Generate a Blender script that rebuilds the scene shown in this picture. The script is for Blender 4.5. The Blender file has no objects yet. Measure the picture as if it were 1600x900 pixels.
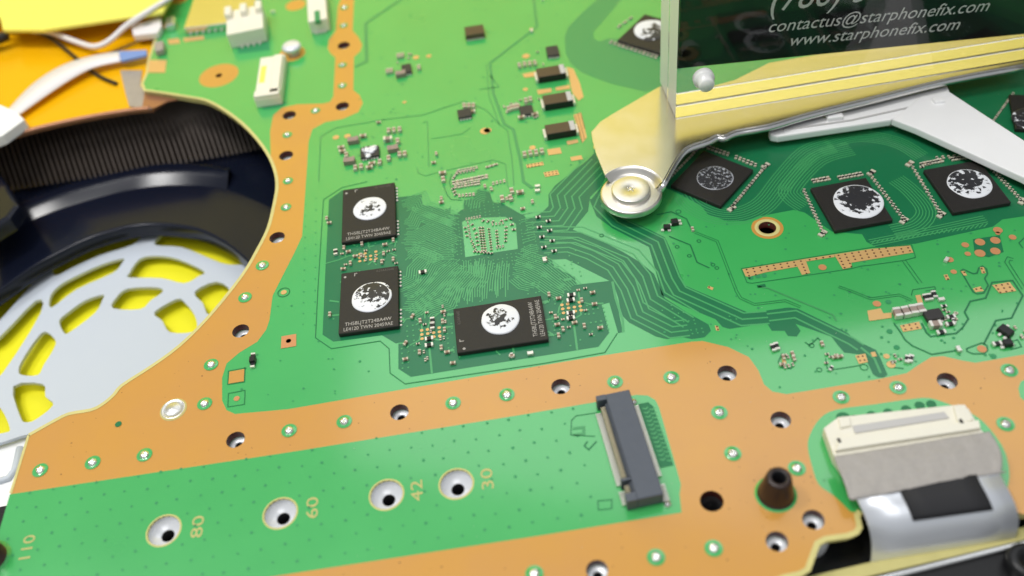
import bpy, bmesh, math, random
from mathutils import Vector, Matrix, noise
from mathutils.geometry import tessellate_polygon

random.seed(7)
S = 0.1                                   # geometry is written in millimetres, 1 Blender unit = 1 cm
sc = bpy.context.scene
COL = sc.collection
sc.unit_settings.scale_length = 0.01

# ------------------------------------------------------------------ camera
FPX = 1450.0
_v = Vector((562 - 800, -1100 - 450, FPX)).normalized()
_u = Vector((1, -0.156, 0)); _u = (_u - _v * _u.dot(_v)).normalized()
_n = _u.cross(_v)
if _n.y > 0: _n = -_n
def _ray(px, py):
    d = Vector((px - 800, py - 450, FPX))
    return Vector((d.dot(_u), d.dot(_v), d.dot(_n)))
def _rel(px, py):
    d = _ray(px, py); return d * (-1 / d.z)
HC = 50 / (_rel(713, 757) - _rel(256, 830)).length       # camera height over the board, from the 30 mm and 80 mm stud holes
CAMPOS = Vector((0, 0, HC))
def P(px, py, z=0.0):
    """point at height z (mm over the board) that lies where the photograph shows it"""
    d = _ray(px, py); return CAMPOS + d * ((z - HC) / d.z)
def PP(pts, z=0.0): return [P(x, y, z) for x, y in pts]
def mmpx(px, py): return (P(px + 5, py) - P(px - 5, py)).length / 10

cam = bpy.data.cameras.new("camera"); camo = bpy.data.objects.new("camera", cam); COL.objects.link(camo)
R = Matrix(((_u.x, -_u.y, -_u.z), (_v.x, -_v.y, -_v.z), (_n.x, -_n.y, -_n.z)))
camo.matrix_world = Matrix.Translation(CAMPOS * S) @ R.to_4x4()
cam.sensor_width = 36; cam.lens = 36 * FPX / 1600
cam.clip_start = 0.5; cam.clip_end = 2000
cam.dof.use_dof = True
cam.dof.focus_distance = (P(800, 455) - CAMPOS).dot(Vector((_u.z, _v.z, _n.z))) * S
cam.dof.aperture_fstop = 0.112
sc.camera = camo

# ------------------------------------------------------------------ world, lamps, exposure
w = bpy.data.worlds.new("World"); sc.world = w; w.use_nodes = True
bg = w.node_tree.nodes["Background"]
bg.inputs[0].default_value = (0.92, 0.96, 1.0, 1); bg.inputs[1].default_value = 0.36
def area(name, loc, target, size, power, color=(1, 1, 1)):
    l = bpy.data.lights.new(name, 'AREA'); l.shape = 'RECTANGLE'; l.size, l.size_y = size
    l.energy = power; l.color = color
    o = bpy.data.objects.new(name, l); COL.objects.link(o)
    o.location = loc
    o.rotation_euler = (Vector(target) - Vector(loc)).to_track_quat('-Z', 'Y').to_euler()
    return o
area("ceiling_or_fill_lamp", (-16, 11, 76), (0, 15, 0), (19, 14), 22500, (1, 0.98, 0.95))
area("ceiling_or_fill_lamp", (-46, 26, 80), (-5, 20, -1), (19, 12), 19000, (1, 0.99, 0.97))  # added light, placed only to lay a highlight on the shroud rib
wash = area("added_wall_fill", (15, 28, 72), (0, 64, 16), (90, 12), 6500, (1, 0.98, 0.95)); wash.data.spread = math.radians(84)  # added fill that brightens the yellow wall for its reflections
area("ceiling_or_fill_lamp", (0, -45, 115), (0, 10, 0), (90, 40), 27000, (1, 0.99, 0.97))  # added soft fill from the front for faces turned to the camera
area("ceiling_or_fill_lamp", tuple((P(1130, 585) + Vector((_ray(1130, 585).x, _ray(1130, 585).y, -_ray(1130, 585).z)) * (930 / -_ray(1130, 585).z)) * S), P(1130, 585) * S, (110, 40), 21000, (0.97, 0.99, 1))
sc.view_settings.view_transform = 'Standard'; sc.view_settings.look = 'None'
sc.view_settings.gamma = 1; sc.view_settings.use_curve_mapping = False
sc.view_settings.exposure = 0.07
sc.render.engine = 'CYCLES'
sc.cycles.max_bounces = 10; sc.cycles.transmission_bounces = 10; sc.cycles.transparent_max_bounces = 10
sc.cycles.caustics_refractive = True; sc.cycles.caustics_reflective = False
sc.cycles.sample_clamp_indirect = 4
sc.cycles.use_denoising = True

# ------------------------------------------------------------------ materials
MATS = {}
def mat(name, col, rough=0.5, metal=0.0, var=0.0, scale=3.0, coat=0.0, bump=0.0, bscale=40, spec=0.5, trans=0.0, ior=1.45, sub=0.0, rvar=0.0):
    m = bpy.data.materials.new(name); m.use_nodes = True; MATS[name] = m
    nt = m.node_tree; b = nt.nodes["Principled BSDF"]
    b.inputs["Base Color"].default_value = (*col, 1)
    b.inputs["Roughness"].default_value = rough; b.inputs["Metallic"].default_value = metal
    b.inputs["Specular IOR Level"].default_value = spec; b.inputs["IOR"].default_value = ior
    b.inputs["Transmission Weight"].default_value = trans
    b.inputs["Coat IOR"].default_value = 1.65; b.inputs["Coat Weight"].default_value = coat; b.inputs["Coat Roughness"].default_value = 0.12
    if sub: b.inputs["Subsurface Weight"].default_value = sub; b.inputs["Subsurface Radius"].default_value = (.1, .1, .1)
    if var or bump or rvar:
        tc = nt.nodes.new("ShaderNodeTexCoord")
        geo = nt.nodes.new("ShaderNodeNewGeometry")
        n = nt.nodes.new("ShaderNodeTexNoise"); n.inputs["Scale"].default_value = scale; n.inputs["Detail"].default_value = 6
        nt.links.new(geo.outputs["Position"], n.inputs["Vector"])
        if var:
            mx = nt.nodes.new("ShaderNodeMix"); mx.data_type = 'RGBA'
            nt.links.new(n.outputs["Fac"], mx.inputs["Factor"])
            mx.inputs["A"].default_value = (*[c * (1 - var) for c in col], 1)
            mx.inputs["B"].default_value = (*[min(1, c * (1 + var)) for c in col], 1)
            nt.links.new(mx.outputs["Result"], b.inputs["Base Color"])
        if rvar:
            mr = nt.nodes.new("ShaderNodeMapRange"); mr.inputs[3].default_value = rough - rvar; mr.inputs[4].default_value = rough + rvar
            nt.links.new(n.outputs["Fac"], mr.inputs[0]); nt.links.new(mr.outputs[0], b.inputs["Roughness"])
        if bump:
            n2 = nt.nodes.new("ShaderNodeTexNoise"); n2.inputs["Scale"].default_value = bscale; n2.inputs["Detail"].default_value = 4
            nt.links.new(geo.outputs["Position"], n2.inputs["Vector"])
            bp = nt.nodes.new("ShaderNodeBump"); bp.inputs["Strength"].default_value = bump; bp.inputs["Distance"].default_value = 0.01
            nt.links.new(n2.outputs["Fac"], bp.inputs["Height"]); nt.links.new(bp.outputs["Normal"], b.inputs["Normal"])
    return m
MASK = mat("green_solder_mask", (0.046, 0.42, 0.102), 0.3, var=0.1, scale=0.5, coat=1.0, bump=0.05, bscale=25, rvar=.08)
DARK = mat("dark_solder_mask", (0.011, 0.165, 0.064), 0.3, var=0.1, scale=0.6, coat=0.12, bump=0.04, bscale=25)
LINE = mat("gap_line_mask", (0.012, 0.17, 0.06), 0.35)
MID = mat("mid_solder_mask", (0.05, 0.30, 0.10), 0.32, coat=0.2)
TRACE = mat("trace_mask", (0.060, 0.35, 0.118), 0.3, coat=0.2)
VIA = mat("via_mask", (0.03, 0.27, 0.10), 0.4)
GOLD = mat("orange_ground_copper", (0.70, 0.355, 0.06), 0.32, var=0.06, scale=0.3, coat=0.5, bump=0.05, bscale=30, rvar=.1)
_mx = next(n for n in GOLD.node_tree.nodes if n.bl_idname == "ShaderNodeMix"); _mx.inputs["A"].default_value = (0.66, 0.335, 0.03, 1); _mx.inputs["B"].default_value = (0.53, 0.255, 0.085, 1)
for _q in GOLD.node_tree.nodes:
    if _q.bl_idname == "ShaderNodeTexNoise" and abs(_q.inputs["Scale"].default_value - .3) < 1e-4: _q.inputs["Roughness"].default_value = 0.62
PADG = mat("gold_pad", (0.72, 0.45, 0.18), 0.35, metal=0.3)
PINKPAD = mat("copper_pad", (0.62, 0.28, 0.12), 0.4, metal=0.2)
EDGE = mat("board_edge", (0.62, 0.56, 0.22), 0.6, var=0.1, scale=4)
HOLEW = mat("hole_wall", (0.10, 0.025, 0.018), 0.35)
SOLDER = mat("solder", (0.82, 0.82, 0.80), 0.22, metal=0.9, bump=0.5, bscale=60)
TIN = mat("tin_end", (0.80, 0.78, 0.72), 0.38, metal=0.45)
TANEND = mat("cream_end", (0.62, 0.58, 0.46), 0.45, metal=0.1)
PINM = mat("pale_gold_pin", (0.72, 0.64, 0.46), 0.35, metal=0.4)
MLCC = mat("brown_ceramic", (0.30, 0.20, 0.14), 0.45)
MLCC2 = mat("grey_ceramic", (0.32, 0.245, 0.21), 0.5)
BLKC = mat("black_ceramic", (0.012, 0.012, 0.013), 0.4)
CHIP = mat("chip_moulding", (0.020, 0.018, 0.0165), 0.5, var=0.15, scale=20, bump=0.25, bscale=160, spec=0.45)
ICM = mat("ic_moulding", (0.035, 0.033, 0.033), 0.5, bump=0.2, bscale=160)
MOSM = mat("mosfet_moulding", (0.085, 0.055, 0.03), 0.45)
MOSF = mat("mosfet_side_shade", (0.012, 0.012, 0.012), 0.5)  # shade on the transistor sides put into the colour, darker than the top
MARK = mat("gold_mark", (0.52, 0.47, 0.17), 0.4)
PRINT = mat("white_print", (0.42, 0.40, 0.37), 0.6)
FAINT = mat("faint_print", (0.11, 0.1, 0.09), 0.6)
SLATE = mat("slate_plastic", (0.085, 0.098, 0.125), 0.5, var=0.08, scale=8)
SLOT = mat("slot_black", (0.008, 0.008, 0.01), 0.5)
BROWNP = mat("brown_black_plastic", (0.032, 0.018, 0.014), 0.3)
IVORY = mat("ivory_plastic", (0.80, 0.77, 0.66), 0.45, var=0.04, scale=5)
GREYP = mat("grey_plastic", (0.52, 0.51, 0.50), 0.5)
STEEL = mat("spring_steel", (0.78, 0.75, 0.69), 0.2, metal=1.0, var=0.05, scale=2, bump=0.03, bscale=14, rvar=0.06)
CHROME = mat("bright_steel", (0.78, 0.78, 0.77), 0.2, metal=1.0)
SATIN = mat("satin_steel", (0.80, 0.77, 0.71), 0.34, metal=1.0, var=0.05, scale=3, bump=0.05, bscale=30)
CHROME2 = mat("dull_tin", (0.66, 0.66, 0.65), 0.33, metal=0.85, var=.15, scale=5, bump=.3, bscale=20)
FUNNEL = mat("stud_metal", (0.78, 0.80, 0.84), 0.3, metal=0.25)
ACRYL = mat("clear_acrylic", (1, 1, 1), 0.0, trans=1.0, ior=1.42)
SAWN = mat("sawn_acrylic_edge", (0.93, 0.92, 0.88), 0.45, trans=0.15, ior=1.49)
CARDM = mat("black_card", (0.006, 0.008, 0.008), 0.7, spec=0.12)
CARDT = mat("card_text", (0.95, 0.95, 0.93), 0.5)
KNOBM = mat("pale_knob", (0.88, 0.88, 0.87), 0.2)
WHITEP = mat("white_plastic", (0.93, 0.93, 0.93), 0.4, var=0.02, scale=2)
YELLOW = mat("yellow_table_paint", (0.86, 0.80, 0.012), 0.5, var=0.03, scale=0.2)
YWALL = mat("yellow_wall_paint", (0.90, 0.76, 0.17), 0.6, var=0.03, scale=0.1)
YSHEET = mat("yellow_sheet", (0.86, 0.82, 0.14), 0.5)
AMBER = mat("amber_coating", (0.82, 0.42, 0.003), 0.25, var=0.05, scale=0.6)
SHELL = mat("grey_white_shell", (0.56, 0.61, 0.68), 0.45, var=0.02, scale=1)
NAVY = mat("navy_black_plastic", (0.006, 0.008, 0.018), 0.17, spec=0.42)
FINM = mat("dark_fin", (0.05, 0.036, 0.028), 0.5, metal=0.2, var=0.3, scale=6)
THREAD = mat("dark_thread_metal", (0.10, 0.10, 0.105), 0.25, metal=0.8)
BLACKP = mat("black_plastic", (0.007, 0.007, 0.008), 0.35)
WIREW = mat("white_insulation", (0.82, 0.78, 0.78), 0.4)
WIREK = mat("black_insulation", (0.014, 0.012, 0.01), 0.4)
BLUEP = mat("blue_stiffener", (0.17, 0.28, 0.62), 0.4)
TAPE = mat("grey_fabric_tape", (0.40, 0.375, 0.35), 0.6, metal=0.15, var=0.10, scale=14, bump=0.9, bscale=38)
FLEX = mat("silver_flex", (0.80, 0.83, 0.89), 0.34, metal=0.55)
PADK = mat("black_foam", (0.022, 0.022, 0.025), 0.75, bump=0.4, bscale=60)
GREYT = mat("dull_grey_tape", (0.40, 0.36, 0.34), 0.45, metal=0.3, var=0.15, scale=6)
COPP = mat("copper_foil", (0.42, 0.20, 0.11), 0.35, metal=0.5)
def paste_mat(name, cov, dirx, diry, ring, radial, sc_=9.0, white=(0.80, 0.82, 0.86), seed=0.0, amp=1.6):
    """white residue with bare dark patches: patches follow noise, a lean direction and the distance from the disc's centre"""
    m = bpy.data.materials.new(name); m.use_nodes = True; nt = m.node_tree; N = nt.nodes; L = nt.links
    b = N["Principled BSDF"]; tc = N.new("ShaderNodeTexCoord")
    mp = N.new("ShaderNodeMapping"); mp.inputs["Location"].default_value = (seed, seed * 1.7, 0); L.new(tc.outputs["Object"], mp.inputs[0])
    n = N.new("ShaderNodeTexNoise"); n.inputs["Scale"].default_value = sc_; n.inputs["Detail"].default_value = 5; n.inputs["Roughness"].default_value = 0.62
    L.new(mp.outputs[0], n.inputs["Vector"])
    ln = N.new("ShaderNodeVectorMath"); ln.operation = 'LENGTH'; L.new(tc.outputs["Object"], ln.inputs[0])
    sp = N.new("ShaderNodeSeparateXYZ"); L.new(tc.outputs["Object"], sp.inputs[0])
    def mth(op, a, b_):
        q = N.new("ShaderNodeMath"); q.operation = op
        for i, x in enumerate((a, b_)):
            if isinstance(x, (int, float)): q.inputs[i].default_value = x
            else: L.new(x, q.inputs[i])
        return q.outputs[0]
    r = mth('MULTIPLY', ln.outputs["Value"], radial)
    val = mth('ADD', mth('ADD', mth('MULTIPLY', n.outputs["Fac"], amp), .5 - .5 * amp), r)
    val = mth('ADD', val, mth('MULTIPLY', sp.outputs[0], dirx))
    val = mth('ADD', val, mth('MULTIPLY', sp.outputs[1], diry))
    val = mth('ADD', val, cov)
    rg = mth('MULTIPLY', mth('GREATER_THAN', ln.outputs["Value"], ring), 0.6 if ring < 5 else 0)
    val = mth('ADD', val, rg)
    st = N.new("ShaderNodeMapRange"); st.inputs[1].default_value = 0.49; st.inputs[2].default_value = 0.525; L.new(val, st.inputs[0])
    mx = N.new("ShaderNodeMix"); mx.data_type = 'RGBA'; L.new(st.outputs[0], mx.inputs["Factor"])
    mx.inputs["A"].default_value = (0.028, 0.028, 0.032, 1); mx.inputs["B"].default_value = (*white, 1)
    L.new(mx.outputs["Result"], b.inputs["Base Color"])
    bp = N.new("ShaderNodeBump"); bp.inputs["Strength"].default_value = 0.7; bp.inputs["Distance"].default_value = 0.02
    L.new(st.outputs[0], bp.inputs["Height"]); L.new(bp.outputs[0], b.inputs["Normal"])
    b.inputs["Roughness"].default_value = 0.42
    return m

# ------------------------------------------------------------------ object helpers (all coordinates in mm)
WL = {}
def tag(o, label=None, cat=None, group=None, kind=None):
    if label: o["label"] = label
    if cat: o["category"] = cat
    if group: o["group"] = group
    if kind: o["kind"] = kind
    return o
def thing(name, loc, label, cat, group=None):
    o = bpy.data.objects.new(name, None); COL.objects.link(o); o.empty_display_size = 0.3
    o.location = Vector(loc) * S; WL[o] = Vector(loc)
    return tag(o, label, cat, group)
def link(name, me, parent, origin):
    o = bpy.data.objects.new(name, me); COL.objects.link(o)
    WL[o] = Vector(origin)
    if parent: o.parent = parent; o.location = (Vector(origin) - WL[parent]) * S
    else: o.location = Vector(origin) * S
    return o
def mk(name, vs, fs, mats, parent=None, mi=None, smooth=False, origin=None):
    vs = [Vector(v) for v in vs]
    if origin is None:
        xs = [v.x for v in vs]; ys = [v.y for v in vs]; zs = [v.z for v in vs]
        origin = Vector(((min(xs) + max(xs)) / 2, (min(ys) + max(ys)) / 2, min(zs)))
    origin = Vector(origin)
    me = bpy.data.meshes.new(name)
    me.from_pydata([tuple((v - origin) * S) for v in vs], [], fs)
    for m in (mats if isinstance(mats, (list, tuple)) else [mats]): me.materials.append(m)
    if mi: me.polygons.foreach_set("material_index", mi)
    if smooth: me.polygons.foreach_set("use_smooth", [True] * len(fs))
    me.update()
    return link(name, me, parent, origin)
class B:
    """collects shapes, then builds them as one mesh"""
    def __init__(s): s.v = []; s.f = []; s.m = []
    def add(s, vs, fs, m=0):
        k = len(s.v); s.v += [Vector(v) for v in vs]
        for i, f in enumerate(fs):
            s.f.append(tuple(k + j for j in f)); s.m.append(m[i] if isinstance(m, list) else m)
        return s
    def box(s, c, d, rot=0, m=0, taper=1.0):
        """c = centre of base, d = sizes, taper = top / base"""
        x, y, z = d[0] / 2, d[1] / 2, d[2]; q = []
        for (a, b_, h, t) in ((-1, -1, 0, 1), (1, -1, 0, 1), (1, 1, 0, 1), (-1, 1, 0, 1), (-1, -1, z, taper), (1, -1, z, taper), (1, 1, z, taper), (-1, 1, z, taper)):
            X, Y = a * x * t, b_ * y * t
            q.append(Vector(c) + Vector((X * math.cos(rot) - Y * math.sin(rot), X * math.sin(rot) + Y * math.cos(rot), h)))
        return s.add(q, [(3, 2, 1, 0), (4, 5, 6, 7), (0, 1, 5, 4), (1, 2, 6, 5), (2, 3, 7, 6), (3, 0, 4, 7)], m)
    def lathe(s, c, prof, n=24, m=0, mlist=None, start=0, end=2 * math.pi):
        full = abs(end - start - 2 * math.pi) < 1e-6
        k = n if full else n + 1; vs = []; fs = []; ms = []
        for r, z in prof:
            for i in range(k):
                a = start + (end - start) * i / n
                vs.append(Vector(c) + Vector((r * math.cos(a), r * math.sin(a), z)))
        for j in range(len(prof) - 1):
            for i in range(n):
                a, b_ = j * k + i, j * k + (i + 1) % k
                fs.append((a, b_, b_ + k, a + k)); ms.append(mlist[j] if mlist else m)
        return s.add(vs, fs, ms)
    def tube(s, pts, r, n=8, m=0, flat=1.0, cap=True):
        pts = [Vector(p) for p in pts]; vs = []; fs = []
        for i, p in enumerate(pts):
            t = (pts[min(i + 1, len(pts) - 1)] - pts[max(i - 1, 0)]).normalized()
            side = t.cross(Vector((0, 0, 1)));
            side = side.normalized() if side.length > 1e-4 else Vector((1, 0, 0))
            up = side.cross(t).normalized()
            rr = r[i] if isinstance(r, (list, tuple)) else r
            for j in range(n):
                a = 2 * math.pi * j / n
                vs.append(p + side * math.cos(a) * rr + up * math.sin(a) * rr * flat)
        for i in range(len(pts) - 1):
            for j in range(n):
                a, b_ = i * n + j, i * n + (j + 1) % n
                fs.append((a, b_, b_ + n, a + n))
        if cap: fs += [tuple(reversed(range(n))), tuple((len(pts) - 1) * n + j for j in range(n))]
        return s.add(vs, fs, m)
    def build(s, name, mats, parent=None, smooth=False, origin=None):
        return mk(name, s.v, s.f, mats, parent, s.m, smooth, origin)
def area2(p): return sum(p[i].x * p[(i + 1) % len(p)].y - p[(i + 1) % len(p)].x * p[i].y for i in range(len(p))) / 2
def sheet_faces(loops):
    loops = [[Vector((v.x, v.y, 0)) for v in l] for l in loops]
    flat = [v for l in loops for v in l]; out = []
    for t in tessellate_polygon(loops):
        a, b_, c = (flat[i] for i in t)
        out.append(t if (b_ - a).cross(c - a).z > 0 else (t[0], t[2], t[1]))
    return out
def circle(c, r, n=20, ry=None): return [Vector((c.x + r * math.cos(2 * math.pi * i / n), c.y + (ry or r) * math.sin(2 * math.pi * i / n), c.z)) for i in range(n)]
def inside(p, poly):
    c = False; n = len(poly)
    for i in range(n):
        a, b_ = poly[i], poly[i - 1]
        if (a.y > p.y) != (b_.y > p.y) and p.x < (b_.x - a.x) * (p.y - a.y) / (b_.y - a.y) + a.x: c = not c
    return c
def sheet(name, pts, z, m, parent, holes=()):
    loops = [[Vector((p.x, p.y, z)) for p in pts]] + [[Vector((p.x, p.y, z)) for p in h] for h in holes]
    vs = [v for l in loops for v in l]
    return mk(name, vs, sheet_faces(loops), m, parent)
def prism(b, pts, z0, z1, m=0, mside=None, holes=(), mhole=None, bottom=True):
    if area2(pts) < 0: pts = pts[::-1]
    loops = [list(pts)] + [list(h) for h in holes]
    fs = sheet_faces(loops); flat = [v for l in loops for v in l]; n = len(flat)
    vs = [Vector((v.x, v.y, z1)) for v in flat] + [Vector((v.x, v.y, z0)) for v in flat]
    F = list(fs); M = [m] * len(fs)
    if bottom: F += [tuple(n + i for i in reversed(f)) for f in fs]; M += [m] * len(fs)
    k = 0
    for li, l in enumerate(loops):
        ccw = area2(l) > 0
        for i in range(len(l)):
            a, c = k + i, k + (i + 1) % len(l)
            q = (a, n + a, n + c, c) if (ccw == (li == 0)) else (c, n + c, n + a, a)
            if li > 0: q = (a, n + a, n + c, c) if not ccw else (c, n + c, n + a, a)
            F.append(q); M.append((mside if mside is not None else m) if li == 0 else (mhole if mhole is not None else m))
        k += len(l)
    return b.add(vs, F, M)
def rounded_prism(name, pts, z0, z1, mats, parent=None, bev=0.3, seg=2, holes=()):
    b = B(); prism(b, pts, z0, z1, 0, holes=holes)
    o = b.build(name, mats, parent)
    bevel(o, bev, seg); return o
def bevel(o, wd, seg=2, ang=0.6):
    bm = bmesh.new(); bm.from_mesh(o.data)
    bmesh.ops.remove_doubles(bm, verts=bm.verts, dist=1e-6)
    bmesh.ops.dissolve_limit(bm, angle_limit=0.02, verts=bm.verts, edges=bm.edges)
    ed = [e for e in bm.edges if len(e.link_faces) == 2 and e.calc_face_angle(0) > ang]
    bmesh.ops.bevel(bm, geom=ed, offset=wd * S, segments=seg, affect='EDGES', profile=0.6, clamp_overlap=True)
    bm.to_mesh(o.data); bm.free(); o.data.update()
def catmull(pts, k=6, closed=False):
    pts = [Vector(p) for p in pts]; n = len(pts); out = []
    rng = n if closed else n - 1
    for i in range(rng):
        g = (lambda j: pts[j % n]) if closed else (lambda j: pts[max(0, min(n - 1, j))])
        p0, p1, p2, p3 = g(i - 1), g(i), g(i + 1), g(i + 2)
        for j in range(k):
            t = j / k
            out.append(0.5 * ((2 * p1) + (p2 - p0) * t + (2 * p0 - 5 * p1 + 4 * p2 - p3) * t * t + (3 * p1 - p0 - 3 * p2 + p3) * t ** 3))
    if not closed: out.append(pts[-1])
    return out
def smooth_px(pts, k=5, closed=False): return [(v.x, v.y) for v in catmull([Vector((x, y, 0)) for x, y in pts], k, closed)]
def offset_line(pts, d):
    out = []
    for i, p in enumerate(pts):
        a = (p - pts[i - 1]).normalized() if i else None
        c = (pts[i + 1] - p).normalized() if i < len(pts) - 1 else None
        a = a or c; c = c or a
        na, nc = Vector((-a.y, a.x, 0)), Vector((-c.y, c.x, 0)); m_ = na + nc
        m_ = m_ / max(0.5, m_.dot(na)) if m_.length > 0.1 else na
        out.append(Vector((p.x, p.y, 0)) + m_ * d)
    return out
def ribbon(b, pts, wd, z, m=0):
    l, r = offset_line(pts, wd / 2), offset_line(pts, -wd / 2); n = len(pts)
    vs = [Vector((p.x, p.y, z)) for p in l] + [Vector((p.x, p.y, z)) for p in r]
    return b.add(vs, [(i, n + i, n + i + 1, i + 1) for i in range(n - 1)], m)
def text(name, body, o, xd, yd, size, m, parent, shear=0.0, align='LEFT', thick=0.0, width=None):
    c = bpy.data.curves.new(name, 'FONT'); c.body = body; c.size = 1; c.shear = shear; c.align_x = align; c.resolution_u = 3
    t = bpy.data.objects.new(name, c); COL.objects.link(t)
    dg = bpy.context.evaluated_depsgraph_get(); me = bpy.data.meshes.new_from_object(t.evaluated_get(dg))
    bpy.data.objects.remove(t); bpy.data.curves.remove(c)
    xd, yd = Vector(xd).normalized(), Vector(yd).normalized()
    xs = [v.co.x for v in me.vertices]; kx = size
    if width: kx = width / (max(xs) - min(xs))
    vs = [Vector(o) + xd * v.co.x * kx + yd * v.co.y * size for v in me.vertices]
    fs = [tuple(p.vertices) for p in me.polygons]
    bpy.data.meshes.remove(me)
    return tag(mk(name, vs, fs, m, parent), kind='stuff')

# ================================================================== THE CIRCUIT BOARD
board = thing("circuit_board", P(700, 450, -1.6), "large green circuit board with orange copper bands, chips and a round fan cutout", "circuit board")

ARC = smooth_px([(298, 152), (323, 157), (351, 172), (380, 194), (404, 220), (422, 247), (431, 272), (433, 293), (430, 312), (427, 326), (419, 357), (402, 391), (378, 431),
                 (329, 492), (281, 540), (236, 573), (191, 602), (178, 617), (160, 632), (141, 641), (107, 647), (79, 661), (45, 680)], 3)
OUT = [(300, -260), (270, -10), (256, 20), (243, 62), (233, 93), (230, 114), (222, 131), (226, 141), (262, 146)] + ARC + [(17, 771), (1.5, 821), (-25, 905), (-60, 1010), (300, 1010), (900, 985), (1180, 960),
      (1200, 912), (1226, 902), (1250, 897), (1262, 890), (1270, 868), (1277, 849), (1290, 842), (1325, 837), (1338, 832), (1343, 824), (1339, 806), (1344, 799), (1560, 790), (1600, 803), (1700, 790), (1900, 600), (2000, 0), (1750, -260)]
# drilled holes: px, py, radius mm
SCREW = [(537, 71), (535, 166), (452, 180), (447, 243), (433, 371), (376, 517), (368, 687), (624, 644), (876, 604), (1136, 583), (1220, 656), (1480, 595), (1214, 846), (1271, 812), (933, 891)]
STUD = [(713, 756), (604, 773), (438, 802), (256, 829)]
HOLES = [(P(x, y), 1.72) for x, y in SCREW] + [(P(x, y), 2.75) for x, y in STUD] + [(P(1112, 783), 1.9), (P(1199, 356), 1.75), (P(342, 118), 0.9)]
def cuts(poly): return [circle(c, r, 20) for c, r in HOLES if inside(c, poly)]
outline = PP(OUT)
b = B(); prism(b, outline, -1.6, 0, 0, 1, cuts(outline), 2)
tag(b.build("substrate", [MASK, EDGE, HOLEW], board), "green lacquered board with pale cut edge")
Z1, Z2, Z3, Z4, Z5 = 0.012, 0.024, 0.075, 0.09, 0.105
b = B(); ribbon(b, PP([(256, 20), (243, 62), (233, 93), (230, 114), (222, 131), (226, 141), (262, 146)] + ARC), 0.75, Z3)
ribbon(b, PP([(1180, 958), (1200, 912), (1226, 902), (1250, 897), (1262, 890), (1270, 868), (1277, 849), (1290, 842), (1325, 837), (1338, 832), (1343, 824), (1339, 806), (1344, 799)]), 0.9, Z3)
ribbon(b, PP([(45, 680), (17, 771)]), .5, Z3)
tag(b.build("bare_rim", EDGE, board), kind='stuff')

# --- orange ground copper
ORANGE = [(540, -20), (528, 10), (525, 48), (514, 62), (512, 76), (517, 84), (524, 90), (521, 150), (516, 159), (505, 162), (465, 163), (441, 168), (427, 180), (422, 205), (423, 246)] + \
    [p for p in ARC if p[1] > 248] + [(17, 771), (1.5, 821), (-25, 905), (-60, 1009), (300, 1009), (900, 984), (1180, 958), (1200, 911), (1226, 901), (1250, 896), (1262, 889), (1270, 867), (1277, 848), (1290, 841), (1325, 836), (1337, 831), (1342, 824), (1338, 806), (1344, 800), (1560, 791), (1600, 804), (1700, 789), (1780, 700), (1800, 520), (1600, 554), (1524, 567), (1501, 563), (1474, 556.6), (1455, 558), (1434, 571), (1417, 583), (1375, 592), (1291, 606), (1229, 616),
     (1207, 612), (1194, 601), (1185, 579), (1170, 558), (1138, 542.5), (1098, 533), (1081, 534), (926, 558), (850, 570.6), (450, 639.5), (367, 647), (354, 641), (347, 626), (347, 590), (354, 568), (374, 551), (402, 534), (416, 515), (421, 500), (426, 462), (437, 440), (460, 395), (472, 369), (480, 256), (482, 222), (488, 202), (508, 191), (535, 186), (560, 175), (567, 161), (562, 149), (552, 141), (553, 89), (563, 80), (566, 70), (560, 58), (551, 48), (553, 0), (555, -20)]
og = PP(ORANGE)
sheet("ground_band", og, Z1, GOLD, board, cuts(og))
# --- green bays inside the orange
BAY = [(15.5, 772.5), (450, 707), (822, 647), (932, 628), (994, 617), (1012, 618), (1024, 625), (1030, 637), (1055, 725), (1064, 757), (1062, 772), (1065, 801), (850, 836), (431, 900), (-60, 985), (-25, 905), (1.5, 821)]
bay = PP(BAY); sheet("lacquer_bay", bay, Z2, MASK, board, cuts(bay))
BAY2 = smooth_px([(1262, 698), (1266, 678), (1282, 653), (1307, 640), (1365, 632), (1420, 624), (1452, 622), (1484, 632), (1518, 646), (1545, 668), (1572, 710), (1575, 760), (1545, 790), (1440, 798), (1344, 800), (1330, 800), (1319, 790), (1302, 774), (1279, 757), (1268, 726)], 3, True)
sheet("lacquer_bay", PP(BAY2), Z2, MASK, board)
sheet("lacquer_bay", PP([(1610, 590), (1595, 596), (1591, 607), (1594, 621), (1610, 634), (1660, 630), (1660, 585)]), Z2, MASK, board)
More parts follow.
